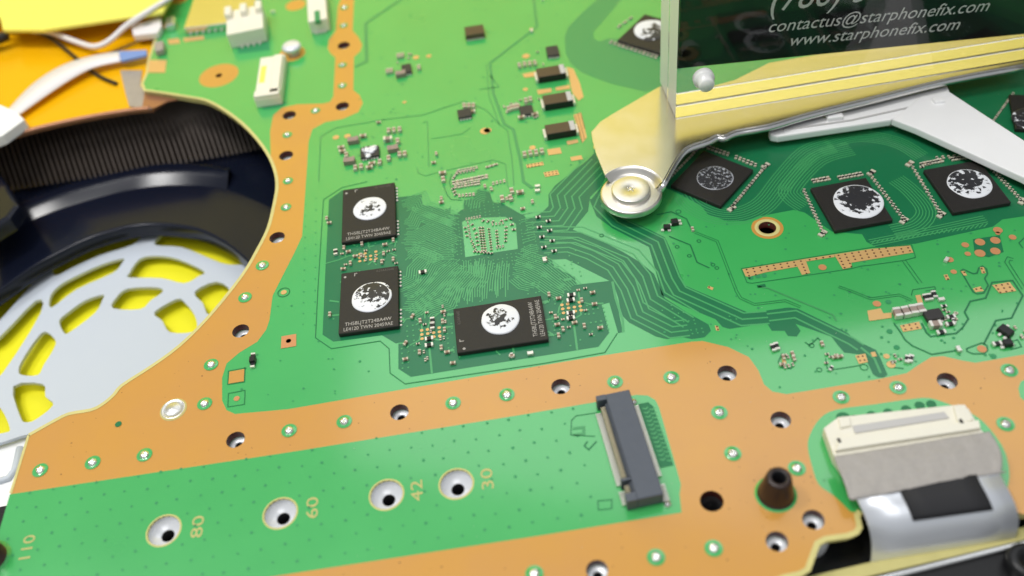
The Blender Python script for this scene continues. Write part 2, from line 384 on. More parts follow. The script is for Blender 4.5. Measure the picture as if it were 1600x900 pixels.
# --- dark routing areas
DA = [(514, 312), (535, 297), (624, 308), (659, 304), (660, 320), (678, 323), (693, 328), (704, 325), (704, 334), (714, 335.5), (717, 331), (725, 326), (725, 313), (740, 310), (747, 296), (765, 299), (770, 316), (783, 317), (815, 335), (848, 331), (857, 322), (857, 304), (867, 290), (918, 250), (932, 236), (949, 272), (940, 290), (922, 308), (919, 330), (895, 359), (935, 374), (974, 394), (1002, 411), (1022, 428), (1033, 453),
      (1039, 466), (1073, 488), (1107, 507), (1111, 517), (1101, 527), (1081, 530), (1064, 526), (1042, 530), (1025, 526), (983, 504), (971, 492), (966, 466), (957, 438), (973, 519), (966, 521), (952, 473), (940, 476), (952, 520), (935, 542), (642, 589), (622, 576), (619, 537), (597, 524), (521, 534), (504, 523), (508, 430)]
DBp = [(945, 285), (925, 310), (921, 312), (932, 338), (957, 357), (1014, 386), (1025, 425), (1034, 461), (1070, 479), (1118, 499), (1129, 511), (1140, 514), (1198, 505), (1206, 517), (1226, 517), (1231, 525), (1245, 526), (1251, 517), (1243, 506), (1299, 526), (1308, 538), (1319, 551), (1344, 554), (1355, 566), (1364, 585), (1372, 590), (1381, 590), (1387, 586), (1375, 558), (1369, 547), (1336, 531), (1324, 520), (1246, 482), (1231, 480.5), (1170, 489), (1070, 446), (1061, 425), (1047, 388), (1039, 371), (1011, 357), (974, 340), (953, 333)]
DCp = [(1036, 292), (1070, 230), (1130, 205), (1480, 100), (1750, 60), (1750, 310), (1600, 338), (1566, 343), (1552, 354), (1430, 381), (1369, 386), (1354, 378), (1347, 366), (1300, 362), (1257, 332), (1240, 328), (1187, 338), (1165, 345), (1137, 346), (1106, 335), (1095, 321), (1055, 300)]
DDp = [(980, -60), (932, 0), (905, 24), (888, 42), (882, 58), (884, 84), (892, 100), (910, 114), (955, 131), (1008, 143), (1080, 128), (1080, 60), (950, 60), (936, 65), (928, 60), (927, 50), (938, 38), (975, -5), (1020, -60)]
for pts in (DA, DBp, DCp, DDp): sheet("routing_or_shade", PP(pts), Z1, MID if pts is DDp else DARK, board)
# light copper islands in the dark area
for pts in ([(862, 406), (884, 405), (952, 439), (901, 445), (898, 433), (866, 417)], [(722, 347), (735, 341), (790, 339), (806, 350), (809, 389), (770, 395), (727, 402)],
            [(818, 336), (850, 330), (838, 337), (824, 343)], [(619, 537), (622, 536), (622.5, 536), (622.5, 576), (622, 576)]):
    sheet("copper_island", PP(pts), Z2, MASK, board)

# --- dark gap lines on the light copper
gl = B(); ml = B()
def L(pts, wpx, bb=None, z=Z3):
    q = PP(pts); cx, cy = pts[len(pts) // 2]; ribbon(bb or gl, q, wpx * mmpx(cx, cy), z)
def L2(pts, wpx, gap):
    q = PP(pts); cx, cy = pts[len(pts) // 2]; k = mmpx(cx, cy)
    for s_ in (-.5, .5): ribbon(gl, offset_line(q, s_ * gap * k), wpx * k, Z3)
L([(640, -10), (625, 0), (571.5, 36.5), (573, 96), (555, 104)], 5, ml)
L([(833, -10), (839, 42), (765.6, 98.5), (771, 146), (788, 194), (802, 202), (813, 250), (818, 284), (832, 294)], 4.5, ml)
L([(760, 100), (764, 150), (780, 194), (793, 204), (800, 250), (803, 290)], 1.6, ml)
L([(749, 140), (780, 136), (766, 118)], 2, ml)
L([(574, 284), (535, 293), (505.5, 312), (497, 447), (493, 528), (518, 545), (594, 533), (608, 545), (609.5, 583), (633, 600), (850, 568), (945, 551), (964.5, 521)], 1.4)
L([(498, 284), (501, 214), (524, 200), (600, 187), (660, 180), (726, 158), (760, 172), (780, 194)], 1.6, ml)
L([(660, 192), (668, 190), (670, 260)], 1.2, ml); L([(674, 217), (720, 210), (735, 200)], 1.2, ml)
L([(652, 262), (653, 270), (665, 275), (690, 268), (770, 250), (790, 256), (793, 290), (800, 300)], 1.2, ml)
L([(693, 290), (699, 305), (705, 312), (722, 313)], 1.2); L([(706, 272), (702, 285), (708, 302)], 1.2)
L([(1026, 336), (1048.5, 331), (1072.5, 342), (1080, 357.5)], 2.2); L2([(1086, 363.5), (1120.5, 377), (1150.5, 455), (1157, 466), (1179, 476), (1227, 470), (1251, 480)], 1.1, 4)
L([(1045.5, 369.5), (1078.5, 383), (1089, 410), (1108.5, 419)], 2.4)
L([(1185, 448), (1200, 450.5), (1302, 492.5), (1306.5, 502)], 3, ml); L([(1183, 448), (1196, 446)], 6)
L([(1537, 538), (1556, 501), (1580.5, 497), (1598, 462), (1582, 438.5), (1550, 441.5), (1540, 466), (1516, 471), (1507, 488), (1513, 498.5), (1504, 512), (1494, 521), (1454, 526), (1447.5, 520), (1440, 505)], 3)
L([(1396.5, 505), (1407.5, 520), (1414, 531), (1425.5, 540.6), (1456, 554), (1497, 547.5)], 2.6)
L([(1510, 545), (1523, 540), (1534, 536), (1542, 540), (1543, 548), (1537, 553), (1520, 553), (1511, 549), (1510, 545)], 2.4)
L([(1158, 420), (1360.5, 387), (1424.5, 383), (1430.5, 402.5), (1412.5, 407), (1360, 414.5), (1345.5, 416), (1330.5, 420), (1267.5, 429.5), (1174.5, 443), (1167, 441.5), (1158, 420)], 1.3)
L2([(1412, 407), (1438, 443)], 1.2, 6); L([(1424, 462), (1426, 453), (1460, 448), (1462, 452), (1446, 455)], 1.4)
L([(1501, 423.5), (1505, 421), (1520.5, 428), (1526.5, 427), (1529.5, 419), (1535, 416), (1541, 420.5), (1543, 428), (1538.5, 435.5), (1544, 446), (1537, 458), (1526.5, 459.5), (1520.5, 456.5), (1501, 423.5)], 2.6)
L2([(1310, 448), (1330, 455), (1360, 467), (1405, 461), (1425, 470)], 1.1, 4)
L2([(1583, 406), (1576, 404), (1573, 410), (1600, 452)], 1.3, 6); L([(1600, 372), (1592, 380), (1598, 388)], 2)
L([(892, 680), (893, 657), (900, 650), (933, 645)], 1.6); L([(892, 680), (930, 682)], 1.6); L([(895, 670), (912, 668), (912, 678), (896, 680)], 5, ml)
L([(934, 783), (935, 797), (956, 795), (956, 781), (934, 783)], 1.8); L([(918, 690), (913, 697), (920, 703), (932, 690)], 2.5)
for c in [(370, 588), (370, 623)]:
    x, y = c; L([(x - 13, y - 8), (x + 13, y - 13), (x + 12, y + 9), (x - 14, y + 13), (x - 13, y - 8)], 1.3)
for cx, cy, r in [(443.5, 457, 9), (1092, 377, 3), (1058, 386, 3), (1077, 400, 3), (1114, 414, 3), (1120, 419, 3), (940, 368, 3), (1060, 331, 4), (1350, 574, 6), (1268, 540, 4), (1280, 578, 4)]:
    k = mmpx(cx, cy); ribbon(gl, [p for p in circle(P(cx, cy), r * k, 14)] + [circle(P(cx, cy), r * k, 14)[0]], 1.5 * k, Z3)
L([(1258, 535), (1265, 540), (1278, 528), (1283, 534)], 2); L([(1290, 560), (1292, 575), (1300, 578), (1345, 571)], 1.5); L([(1222, 552), (1216, 566), (1222, 575), (1236, 576), (1241, 562)], 2); L([(1386, 565), (1392, 574), (1412, 576)], 2)
L([(1574, 535), (1590, 531), (1596, 542), (1580, 546), (1574, 535)], 2)
tag(gl.build("gap_line", LINE, board), "thin dark green lines between copper fills", kind='stuff')
tag(ml.build("buried_track", MID, board), "faint wide tracks showing through the lacquer", kind='stuff')

# --- light tracks in the dark areas
tr = B(); ZT_ = [Z2 + .002]
def bundle(pts, n, pitch, wd, z=Z2, jitter=0.0, curve=False):
    q = PP(pts); ZT_[0] += .0007; z = ZT_[0]
    if curve: q = catmull(q, 4)
    for i in range(n):
        o = (i - (n - 1) / 2) * pitch
        a = offset_line(q, o)
        if jitter:
            a[0] = a[0] + (a[1] - a[0]) * random.uniform(0, jitter); a[-1] = a[-1] + (a[-2] - a[-1]) * random.uniform(0, jitter)
        ribbon(tr, a, wd, z)
# pairs running right from the processor
bundle([(824, 348), (873, 345), (887, 325), (882, 306), (934, 252)], 5, 1.5, 0.3)
bundle([(845, 366), (905, 367), (985, 400), (1010, 430), (1022, 465), (1080, 500)], 4, 1.55, 0.32)
bundle([(850, 385), (890, 383), (925, 395), (962, 415), (985, 450), (1000, 490), (1050, 515), (1075, 512)], 4, 1.3, 0.3)
bundle([(950, 300), (940, 322), (965, 347), (1028, 378), (1050, 435), (1062, 455), (1160, 499), (1200, 496)], 3, 1.5, 0.34)
bundle([(1200, 496), (1243, 491), (1330, 533), (1345, 543)], 2, 1.7, 0.36); bundle([(1345, 543), (1366, 560), (1376, 583)], 1, 1, 0.4)
ribbon(tr, PP([(957, 440), (962, 466), (973, 500), (974, 519)]), 0.5, Z2)
# right hand memory fan-out
bundle([(1070, 303), (1086, 322), (1122, 337), (1160, 336), (1195, 318), (1225, 280), (1262, 240), (1300, 226)], 9, 0.62, 0.2, curve=True)
bundle([(1258, 322), (1238, 308), (1236, 292), (1278, 248), (1330, 232)], 8, 0.62, 0.2, curve=True)
bundle([(1290, 225), (1340, 213), (1400, 222), (1440, 245)], 7, 0.6, 0.18, curve=True)
bundle([(1395, 362), (1432, 352), (1447, 330), (1425, 300), (1400, 280)], 7, 0.62, 0.2, curve=True)
bundle([(1360, 380), (1400, 372), (1470, 357), (1540, 342)], 4, 0.6, 0.2)
for i in range(26):
    x = 1362 + i * 7; ribbon(tr, PP([(x, 381 - i * 1.05), (x + 6, 375 - i * 1.05)]), 0.2, Z2)
# dense routing round the processor
for pts, n, pi_ in [
    ([(628, 322), (655, 312), (659, 322), (690, 336), (716, 344)], 9, .52), ([(630, 350), (645, 350), (652, 335), (680, 345), (716, 360)], 7, .5), ([(628, 372), (648, 372), (668, 362), (695, 374), (720, 384)], 9, .5),
    ([(632, 388), (660, 386), (690, 398), (718, 398)], 7, .5), ([(634, 408), (652, 392), (668, 398), (690, 408)], 6, .5), ([(626, 446), (646, 436), (648, 420), (664, 404), (690, 398)], 7, .52),
    ([(626, 462), (652, 452), (668, 432), (678, 414), (700, 404)], 7, .5), ([(626, 474), (650, 474), (684, 440), (700, 424), (722, 406)], 9, .48), ([(640, 490), (664, 476), (690, 462), (708, 440), (724, 420)], 8, .5),
    ([(660, 494), (668, 484), (700, 474), (712, 448), (734, 425), (734, 406)], 8, .5), ([(720, 477), (726, 450), (744, 430), (746, 404)], 7, .5), ([(742, 475), (742, 450), (752, 435), (757, 404)], 7, .5),
    ([(762, 470), (764, 440), (770, 404)], 8, .5), ([(784, 466), (784, 430), (788, 400)], 6, .5), ([(806, 398), (822, 404), (850, 414), (870, 430), (888, 444), (896, 452)], 9, .5), ([(800, 420), (820, 424), (846, 438), (866, 452), (884, 460)], 9, .5),
    ([(798, 432), (815, 446), (842, 452)], 5, .5), ([(812, 398), (830, 388), (846, 392)], 5, .5), ([(812, 372), (840, 364)], 5, .8), ([(735, 330), (738, 312), (752, 304), (764, 306)], 7, .6), ([(690, 340), (716, 352)], 6, .5), ([(812, 350), (834, 344)], 4, .7)]:
    bundle(pts, n, pi_, 0.2, jitter=0.5)
# local tracks round the flash chips
for pts in [[(508, 412), (530, 406), (545, 400), (560, 399)], [(535, 384), (545, 378), (555, 384)], [(575, 375), (576, 386), (585, 384)], [(605, 384), (618, 376), (617, 386)], [(620, 400), (600, 392), (590, 398)], [(545, 412), (552, 404)], [(575, 414), (582, 408), (588, 414)],
            [(515, 470), (530, 472)], [(512, 494), (530, 492)], [(671, 544), (675, 584)], [(622, 537), (634, 536)], [(630, 505), (634, 499), (648, 496)], [(648, 498), (657, 503), (650, 508)], [(640, 540), (655, 532), (660, 515), (658, 505)],
            [(688, 488), (672, 500), (668, 515)], [(700, 490), (706, 494)], [(695, 512), (708, 510)], [(698, 552), (708, 545)], [(896, 502), (902, 547)], [(920, 476), (943, 474)], [(895, 470), (908, 472), (928, 477)], [(904, 455), (908, 492), (898, 498)],
            [(850, 500), (866, 498), (876, 490)], [(856, 518), (866, 525)], [(858, 470), (850, 475)], [(880, 470), (874, 480), (872, 490)], [(774, 540), (776, 550), (782, 555)], [(801, 540), (803, 552)], [(676, 530), (690, 532)], [(664, 498), (664, 480), (672, 474)]]:
    ZT_[0] += .0003; ribbon(tr, PP(pts), 0.28 if len(pts) > 2 else 0.4, ZT_[0])
for cx, cy, rx in [(616, 379, 5), (540, 382, 5), (625, 500, 7), (704, 492, 5), (852, 472, 6), (858, 524, 6), (705, 548, 5), (887, 437, 6), (700, 452, 5), (536, 421, 4), (634, 561, 4), (939, 508, 3)]:
    k = mmpx(cx, cy); ribbon(tr, [P(cx - rx, cy + 1), P(cx + rx, cy - 1)], rx * 0.9 * k, Z3)
tag(tr.build("copper_track", TRACE, board), "light green copper tracks under dark lacquer", kind='stuff')

# --- vias: dark dimples in the light copper, light dots in the dark areas
dv = B(); lv = B()
def dot(bb, p, r, z, n=8): bb.add([Vector((v.x, v.y, z)) for v in circle(p, r, n)], [tuple(range(n))])
bx0 = P(0, 830)
for j in range(-2, 7):
    for i in range(0, 30):
        q = Vector((-100 + i * 3.9 + (j % 2) * 1.9 + random.uniform(-.25, .25), bx0.y - 8 + j * 3.0 + random.uniform(-.3, .3), 0))
        if inside(q, bay) and all((q - c).length > r + 1 for c, r in HOLES) and q.x < P(915, 700).x: dot(dv, q, random.uniform(.2, .3), Z3)
LIGHT = PP([(440, 440), (490, 520), (515, 552), (590, 542), (600, 585), (630, 605), (850, 572), (1080, 532), (1040, 540), (700, 600), (370, 640), (355, 600), (420, 530)])
for i in range(120):
    q = P(random.uniform(350, 1150), random.uniform(430, 640))
    if inside(q, LIGHT): dot(dv, q, random.uniform(.15, .28), Z3)
for k in range(12):
    dot(dv, P(494 - k * .2, 310 + k * 18), .18, Z3); dot(dv, P(478 - k * .4, 320 + k * 17), .16, Z3)
for i in range(150):
    x, y = random.uniform(1030, 1600), random.uniform(350, 610); q = P(x, y)
    if not any(inside(q, PP(d)) for d in (DBp, DCp)) and not inside(q, og): dot(dv, q, random.uniform(.14, .3), Z3)
for i in range(90):
    x, y = random.uniform(560, 930), random.uniform(10, 290); q = P(x, y)
    if not inside(q, PP(DA)) and not inside(q, PP(DDp)): dot(dv, q, random.uniform(.15, .32), Z3)
for x, y in [(1173, 434), (1184, 432), (1194, 431), (1390, 518), (1401, 543), (1552, 557), (1388, 472)]: dot(dv, P(x, y), .55, Z3, 12)
for i in range(70):                                        # dust specks and pin pricks on the orange copper
    pass
tag(dv.build("via", VIA, board), "tiny dark plated holes under the lacquer", kind='stuff')
dpoly = PP(DA)
def grid(x0, y0, dx, dy, nx, ny, r=.17, pr=.8):
    o = P(x0, y0)
    for i in range(nx):
        for j in range(ny):
            if random.random() < pr: dot(lv, o + Vector((i * dx + random.uniform(-.05, .05), -j * dy, 0)), r, Z3, 6)
grid(695, 330, .9, 1.0, 4, 22); grid(728, 408, .95, 1.0, 12, 5); grid(735, 320, 1.0, 1.05, 7, 6); grid(812, 345, 1.3, 1.0, 3, 14); grid(645, 325, 2.1, 1.6, 7, 20, .16, .35); grid(720, 420, 1.6, 1.4, 12, 9, .18, .4)
grid(815, 405, 1.4, 1.2, 9, 7, .2, .4); grid(628, 545, 1.1, 1.2, 2, 5, .2, .9); grid(636, 510, 1.2, 1.3, 3, 6, .2, .7); grid(697, 500, 1, 1.2, 3, 8, .2, .6); grid(917, 478, 1, 1.1, 4, 8, .22, .6); grid(858, 470, 1, 1.1, 2, 9, .2, .8)
grid(1033, 480, 1, .9, 3, 2, .18); grid(1052, 491, 1, .9, 3, 2, .18); grid(1068, 503, 1, .9, 3, 2, .18); grid(1080, 516, 1, .9, 3, 2, .18); grid(1138, 489, 1, .9, 2, 3, .18, .9); grid(540, 388, 1.3, 1.2, 9, 5, .18, .5)
for i in range(40): 
    q = P(random.uniform(510, 950), random.uniform(380, 580))
    if inside(q, dpoly): dot(lv, q, .2, Z3, 7)
tag(lv.build("light_via", TRACE, board), "tiny light dots of plated holes in the dark areas", kind='stuff')
sp = B()
for i in range(260):
    q = P(random.uniform(0, 1600), random.uniform(440, 900))
    if inside(q, og) and not inside(q, bay) and all((q - c).length > r + .6 for c, r in HOLES): dot(sp, q, random.choice([.06, .08, .1, .14]), Z2, 6)
tag(sp.build("speck", HOLEW, board), "tiny dark specks on the orange copper", kind='stuff')

du_ = B()
for i in range(170):
    q = P(random.uniform(430, 1600), random.uniform(5, 890))
    if inside(q, outline): dot(du_, q, random.uniform(.03, .075), .115, 5)
tag(du_.build("dust_speck", PRINT, board), "pale dust specks lying on the board", kind='stuff')
# --- gold pads
def pad(pts, m, name="bare_pad", z=Z4): return sheet(name, PP(pts), z, m, board)
def epad(x, y, rx, m, name="bare_pad", ry=None):
    k = mmpx(x, y); return mk(name, [Vector((v.x, v.y, Z4)) for v in circle(P(x, y), rx * k, 18)], [tuple(range(18))], m, board)
VP = [[(1160, 421), (1246, 407), (1258, 405), (1266, 427), (1253, 430), (1246, 417), (1196, 426), (1170, 433), (1165, 432)], [(1258, 405), (1303, 398), (1304, 402), (1260, 409)],
      [(1303, 398), (1360, 389.5), (1422, 384), (1427, 395), (1330, 411), (1331, 418), (1317, 421)], [(1550, 446), (1577, 441), (1588, 455), (1562, 459)], [(1406, 509), (1436, 503), (1440, 514), (1411, 519)], [(1520, 451), (1532, 448), (1537, 455), (1524, 457)],
      [(1501, 424), (1507, 424), (1511, 431), (1506, 431)], [(1531, 418), (1537, 418), (1540, 427), (1534, 428)], [(1355, 486), (1376, 482), (1380, 490), (1393, 489), (1393, 497), (1358, 502)], [(1474, 430), (1480, 429), (1484, 437), (1478, 438)],
      [(822, 258), (848, 253), (850, 258), (824, 263)], [(849, 270), (871, 266), (874, 273), (852, 277)], [(855, 234), (875, 231), (878, 240), (857, 243)], [(891, 246), (908, 243), (911, 249), (893, 252)], [(885, 221), (902, 218), (904, 223), (887, 227)], [(816, 116), (838, 112), (840, 119), (820, 122)],
      [(839, 141), (861, 138), (862, 144), (841, 148)], [(868, 137), (890, 133), (891, 139), (869, 142)], [(886, 105), (896, 108), (906, 130), (912, 152), (904, 158), (894, 145)], [(896, 180), (908, 176), (917, 215), (910, 224), (903, 205)],
      [(1430, 462), (1438, 461), (1442, 473), (1434, 475)], [(1336, 556), (1352, 553), (1356, 566), (1342, 569)], [(1360, 551), (1367, 550), (1370, 557), (1363, 558)], [(1221, 560), (1226, 559), (1229, 568), (1223, 569)], [(1107, 447), (1115, 450), (1113, 454), (1105, 450)], [(1117, 509), (1122, 510), (1124, 517), (1119, 517)]]
for pts in VP: pad(pts, PADG, "via_pad")
hd = B()
for pts, dx, dy in [(VP[0], 1.35, .85), (VP[1], 1.35, .85), (VP[2], 1.35, .85), (VP[3], 1.1, .85), (VP[4], 1.1, .85), (VP[5], .9, 1.0), (VP[6], .9, .9), (VP[7], .9, .9), (VP[9], .8, .8), (VP[10], .8, .8), (VP[11], .8, .8), (VP[19], .7, .8), (VP[24], .7, .7), (VP[25], .7, .7), (VP[21], .8, .9)]:
    q = PP(pts); x0, x1 = min(p.x for p in q), max(p.x for p in q); y0, y1 = min(p.y for p in q), max(p.y for p in q)
    for i in range(int((x1 - x0) / dx) + 1):
        for j in range(int((y1 - y0) / dy) + 1):
            c = Vector((x0 + .55 * dx + i * dx, y1 - .5 * dy - j * dy, 0))
            if inside(c, q): dot(hd, c, .2, Z5, 7)
tag(hd.build("via_hole", HOLEW, board), "tiny drill holes in the gold pads", kind='stuff')
for x, y, r in [(1559, 360, 7.5), (1531, 378.6, 8), (1555, 376, 8), (1531, 396, 8.5), (1555, 392.6, 8), (1508, 383, 6), (1582, 371, 6), (1285, 418, 6.5), (1370, 475, 6.5), (1534, 545.5, 7.5), (1512, 397, 5), (1484, 406, 6), (1490, 425, 5), (1559, 365, 4)]:
    epad(x, y, r, PINKPAD, "test_pad")
for x, y, r in [(821, 140, 4), (832, 231, 5), (830, 46, 3), (758, 205, 8), (762, 204, 6), (822, 88, 6), (525, 215, 5), (543, 213, 5), (632, 160, 3), (650, 90, 5), (670, 88, 4), (443.5, 457, 4.5), (1385, 557, 5), (1392, 570, 7)]:
    epad(x, y, r, PADG)
pad([(440, 526), (463, 522), (463, 541), (439, 545)], PINKPAD); epad(451, 533, 4, PADG)
pad([(359, 581), (382, 577), (381, 596), (357, 600)], GOLD); epad(370, 623, 4.5, PINKPAD)
sheet("copper_gap", PP([(1520, 374), (1562, 368), (1568, 394), (1545, 402), (1523, 398)]), Z3, DARK, board)
# top left pads
for x, y, r in [(342, 118, 29), (456, 84, 20), (280, -2, 14), (462, 8, 15)]:
    k = mmpx(x, y); c = P(x, y)
    ho = [circle(c, .9, 20)] if r == 29 else []
    sheet("ground_pad", circle(c, r * k, 24), Z2, GOLD, board, ho)
pad([(233, 94), (261, 94), (258, 114), (231, 114)], PADG)
k = mmpx(1199, 356); c = P(1199, 356); sheet("ground_pad", circle(c, 3.2, 28), Z2, GOLD, board, [circle(c, 1.75, 28)])
b = B(); b.lathe(c, [(2.55, .05), (2.5, .1), (1.76, .06), (1.7, -1.6)], 28, mlist=[0, 0, 1]); b.build("hole_lining", [EDGE, HOLEW], board, True)

# --- solder points: green collar with a solder bead
def lump(n=14, seed=1):
    rnd = random.Random(seed); b_ = B()
    prof = [(1.45, .03), (.85, .045), (.82, .07), (.74, .3), (.5, .42), (.25, .40), (.02, .36)]
    b_.lathe((0, 0, 0), prof, n, mlist=[0, 0, 1, 1, 1, 1])
    for i, v in enumerate(b_.v):
        if v.z > .06:
            k_ = 1 + .22 * noise.noise(v * 2.2 + Vector((seed * 3.1, 0, 0))); v.x *= k_; v.y *= k_; v.z *= 1 + .6 * noise.noise(v * 3 + Vector((0, seed, 1)))
    return b_
lumps = []
SPTS = [(63, 735), (145, 723), (226, 711), (320, 631), (330, 570), (383, 465), (410, 415), (447, 324), (450, 283), (449, 211), (493, 173), (535, 134), (535, 102), (537, 40), (538, 12), (452, 673), (538, 659), (708, 630), (792, 617), (961, 597), (1049, 590), (1124, 645), (1145, 709), (1245, 732), (1314, 621), (1403, 606), (1577, 579), (1571, 663), (1025, 871), (1115, 857), (835, 897)]
for s_ in range(4):
    o = lump(14, s_ + 1).build("solder_point", [MASK, SOLDER], board, True, origin=(0, 0, 0)); lumps.append(o)
for i, (x, y) in enumerate(SPTS):
    src = lumps[i % 4]; o = src if i < 4 else src.copy()
    if i >= 4: COL.objects.link(o)
    p = P(x, y); p.z = Z3; o.location = (p - WL[board]) * S; o.rotation_euler = (0, 0, random.uniform(0, 6)); k = 1.0 if y > 350 else .85; o.scale = (k, k, 1)
epad(185, 663, 5, LINE)
b = B(); b.lathe(P(271, 640), [(2.55, .03), (2.45, .12), (2.25, .3), (2.0, .34), (1.85, .2), (1.2, .5), (.01, .62)], 32, mlist=[0, 0, 1, 1, 1, 1])
tag(b.build("solder_dome", [EDGE, CHROME2], board, True), "large round silver solder dome")

# --- stud sockets of the storage bay
for i, (x, y) in enumerate(STUD):
    c = P(x, y)
    b = B(); b.lathe(c, [(3.05, .03), (3.0, .07), (2.76, .07), (2.72, -.3), (2.65, -.9), (2.45, -1.3), (1.3, -1.75), (1.1, -1.9), (1.05, -7)], 32, mlist=[0, 0, 0, 1, 1, 1, 1, 2])
    b.build("stud_socket", [EDGE, FUNNEL, SLOT], board, True)
YU, XU = Vector((0, 1, 0)), Vector((1, 0, 0))
for s_, x, y, wd in [("30", 772, 765, 4.0), ("42", 661, 782, 4.0), ("60", 496, 810, 4.0), ("80", 315, 840, 4.1), ("110", 45, 878, 4.4)]:
    q = P(x, y, Z3); text("size_mark", s_, q, YU, -XU, 2.9, MARK, board, width=wd)
# the fifth stud at the board's left edge, a standing post
c = P(-14, 874); b = B(); b.lathe(c, [(3.4, .02), (3.4, .15), (2.75, .2), (2.7, 3.0), (2.4, 3.3), (1.5, 3.3), (1.4, 1.0)], 28, mlist=[0, 0, 1, 1, 1, 2]); b.build("stud_post", [MASK, BROWNP, FUNNEL], board, True)

# --- dark conical post
c = P(1212, 772); b = B(); b.lathe(c, [(3.35, .02), (3.3, .1), (2.95, .14), (2.75, .9), (2.0, 4.9), (1.85, 5.2), (1.25, 5.25), (1.0, 5.0), (.9, 1)], 32, mlist=[0, 0, 1, 1, 1, 1, 2, 2]); b.build("conical_post", [MASK, BROWNP, SLOT], board, True)

# --- big chips
def rect(corners, z):
    q = [P(x, y, z) for x, y in corners]; c = sum(q, Vector()) / 4
    ux = ((q[1] - q[0]) + (q[2] - q[3])) / 2; vy = ((q[0] - q[3]) + (q[1] - q[2])) / 2
    a = math.atan2(ux.y, ux.x); a2 = math.atan2(vy.y, vy.x) - math.pi / 2
    return c, ux.length, vy.length, (a + a2) / 2
def frame(c, a): return Vector((math.cos(a), math.sin(a), 0)), Vector((-math.sin(a), math.cos(a), 0))
def chip(corners, h, name, label, m=CHIP, bev=.12):
    c, wd, dp, a = rect(corners, h); c.z = .12
    b_ = B(); b_.box(c, (wd, dp, h - .12), a)
    o = b_.build(name, m, board); bevel(o, bev, 1)
    if label: o["label"] = label
    return o, c, wd, dp, a
def disc(par, px, py, r, ztop, m, th=.22, ell=1.0, name="paste_patch", rot=0.0, wob=.04, seed=0):
    c = P(px, py, ztop); n = 40; b_ = B()
    vs = []
    for (rr, z) in ((1, 0), (.985, th * .7), (.93, th), (.02, th)):
        for i in range(n):
            a = 2 * math.pi * i / n
            k_ = 1 + wob * noise.noise(Vector((math.cos(a) * 1.5, math.sin(a) * 1.5, seed)))
            x, y = rr * r * k_ * math.cos(a) * ell, rr * r * k_ * math.sin(a)
            vs.append(c + Vector((x * math.cos(rot) - y * math.sin(rot), x * math.sin(rot) + y * math.cos(rot), z)))
    fs = [(j * n + i, j * n + (i + 1) % n, (j + 1) * n + (i + 1) % n, (j + 1) * n + i) for j in range(3) for i in range(n)] + [tuple(3 * n + i for i in range(n))]
    b_.add(vs, fs); return b_.build(name, m, par, True, origin=c)
HN = 1.15
def flash(corners, label, lines, pdisc, turn=0):
    o, c, wd, dp, a = chip(corners, HN, "flash_chip", label)
    ex, ey = frame(c, a); top = Vector((c.x, c.y, HN + .012))
    if turn == 0: tx, ty, W, D = ex, ey, wd, dp
    else: tx, ty, W, D = ey, -ex, dp, wd
    text("marking", lines[0], top - tx * W * .40 - ty * D * .39 , tx, ty, 1.25, PRINT, o, width=W * .78)
    text("marking", lines[1], top - tx * W * .42 - ty * D * .47, tx, ty, 1.25, PRINT, o, width=W * .82)
    text("marking", "IL21AA16AE", top + tx * W * .12 + ty * D * .435, tx, ty, .8, FAINT, o, width=W * .3)
    text("corner_mark", "r", top - tx * W * .28 + ty * D * .415, tx, ty, 1.9, PRINT, o)
    dd = B(); dot(dd, top - tx * W * .43 + ty * D * .42, .28, HN + .012, 10); dd.build("pin_dot", PRINT, o)
    # solder balls of the row that shows along one long side
    e = tx; balls = []
    for s0 in (-.44, .2):
        for k_ in range(5):
            q = Vector((c.x, c.y, 0)) + tx * (W / 2 + .28) + ty * D * (s0 + k_ * .06)
            bb = B(); bb.lathe(q, [(.29, Z4), (.27, .2), (.16, .3), (.01, .33)], 10); bb.build("edge_ball", TIN, o, True)
    return o
f1 = flash([(535.5, 296.5), (614.5, 285), (621, 367), (534, 378)], "topmost flash chip, white paste patch with a dark scrape in its middle", ("TH58LJT2T24BA4W", "LE4120 TWN 20459AE"), None)
disc(f1, 578, 326, 3.65, HN, paste_mat("paste_a", -.10, 0, 0, .33, 1.05, 11, seed=1.3), ell=1.02, seed=1)
f2 = flash([(532.2, 427), (620, 415), (625, 510.5), (530, 520)], "lower left flash chip, paste half flaked off its patch", ("TH58LJT2T24BA4W", "LE4120 TWN 20459AE"), None)
disc(f2, 581, 464, 3.95, HN, paste_mat("paste_b", -.07, -.75, -.8, .365, .1, 9, seed=4.6, amp=2.6), ell=1.06, rot=.5, seed=2)
f3 = flash([(708.5, 485.5), (845, 458.5), (857, 532.5), (714, 549)], "flash chip turned sideways with a mostly white paste patch", ("TH58LJT2T24BA4W", "LE4120 TWN 20459AE"), None, 1)
disc(f3, 782, 499, 3.75, HN, paste_mat("paste_c", -.17, .12, -.1, .3, 1.15, 9, seed=8.7, amp=1.2), th=.3, seed=3)
def ram(corners, label, name="memory_chip"):
    return chip(corners, 1.1, name, label)
r1 = ram([(1101, 233), (1175, 266), (1128, 321), (1048, 290)], "memory chip turned askew with a thin scraped grey patch")
disc(r1[0], 1117, 278, 3.85, 1.1, paste_mat("paste_d", -.12, .1, .1, .37, .12, 16, (.42, .44, .48), 2.2), th=.08, seed=4)
r2 = ram([(1268, 292), (1351, 278.5), (1398, 342), (1303, 361)], "memory chip with a broken white paste ring round a dark middle")
disc(r2[0], 1341, 315, 5.0, 1.1, paste_mat("paste_e", -.40, -.12, -.28, .47, 1.1, 9, seed=5.5, amp=1.15), th=.22, seed=5)
r3 = ram([(1443, 264), (1530, 250.5), (1580, 315), (1490, 333)], "memory chip beside the white bar, paste flaked with a white crescent")
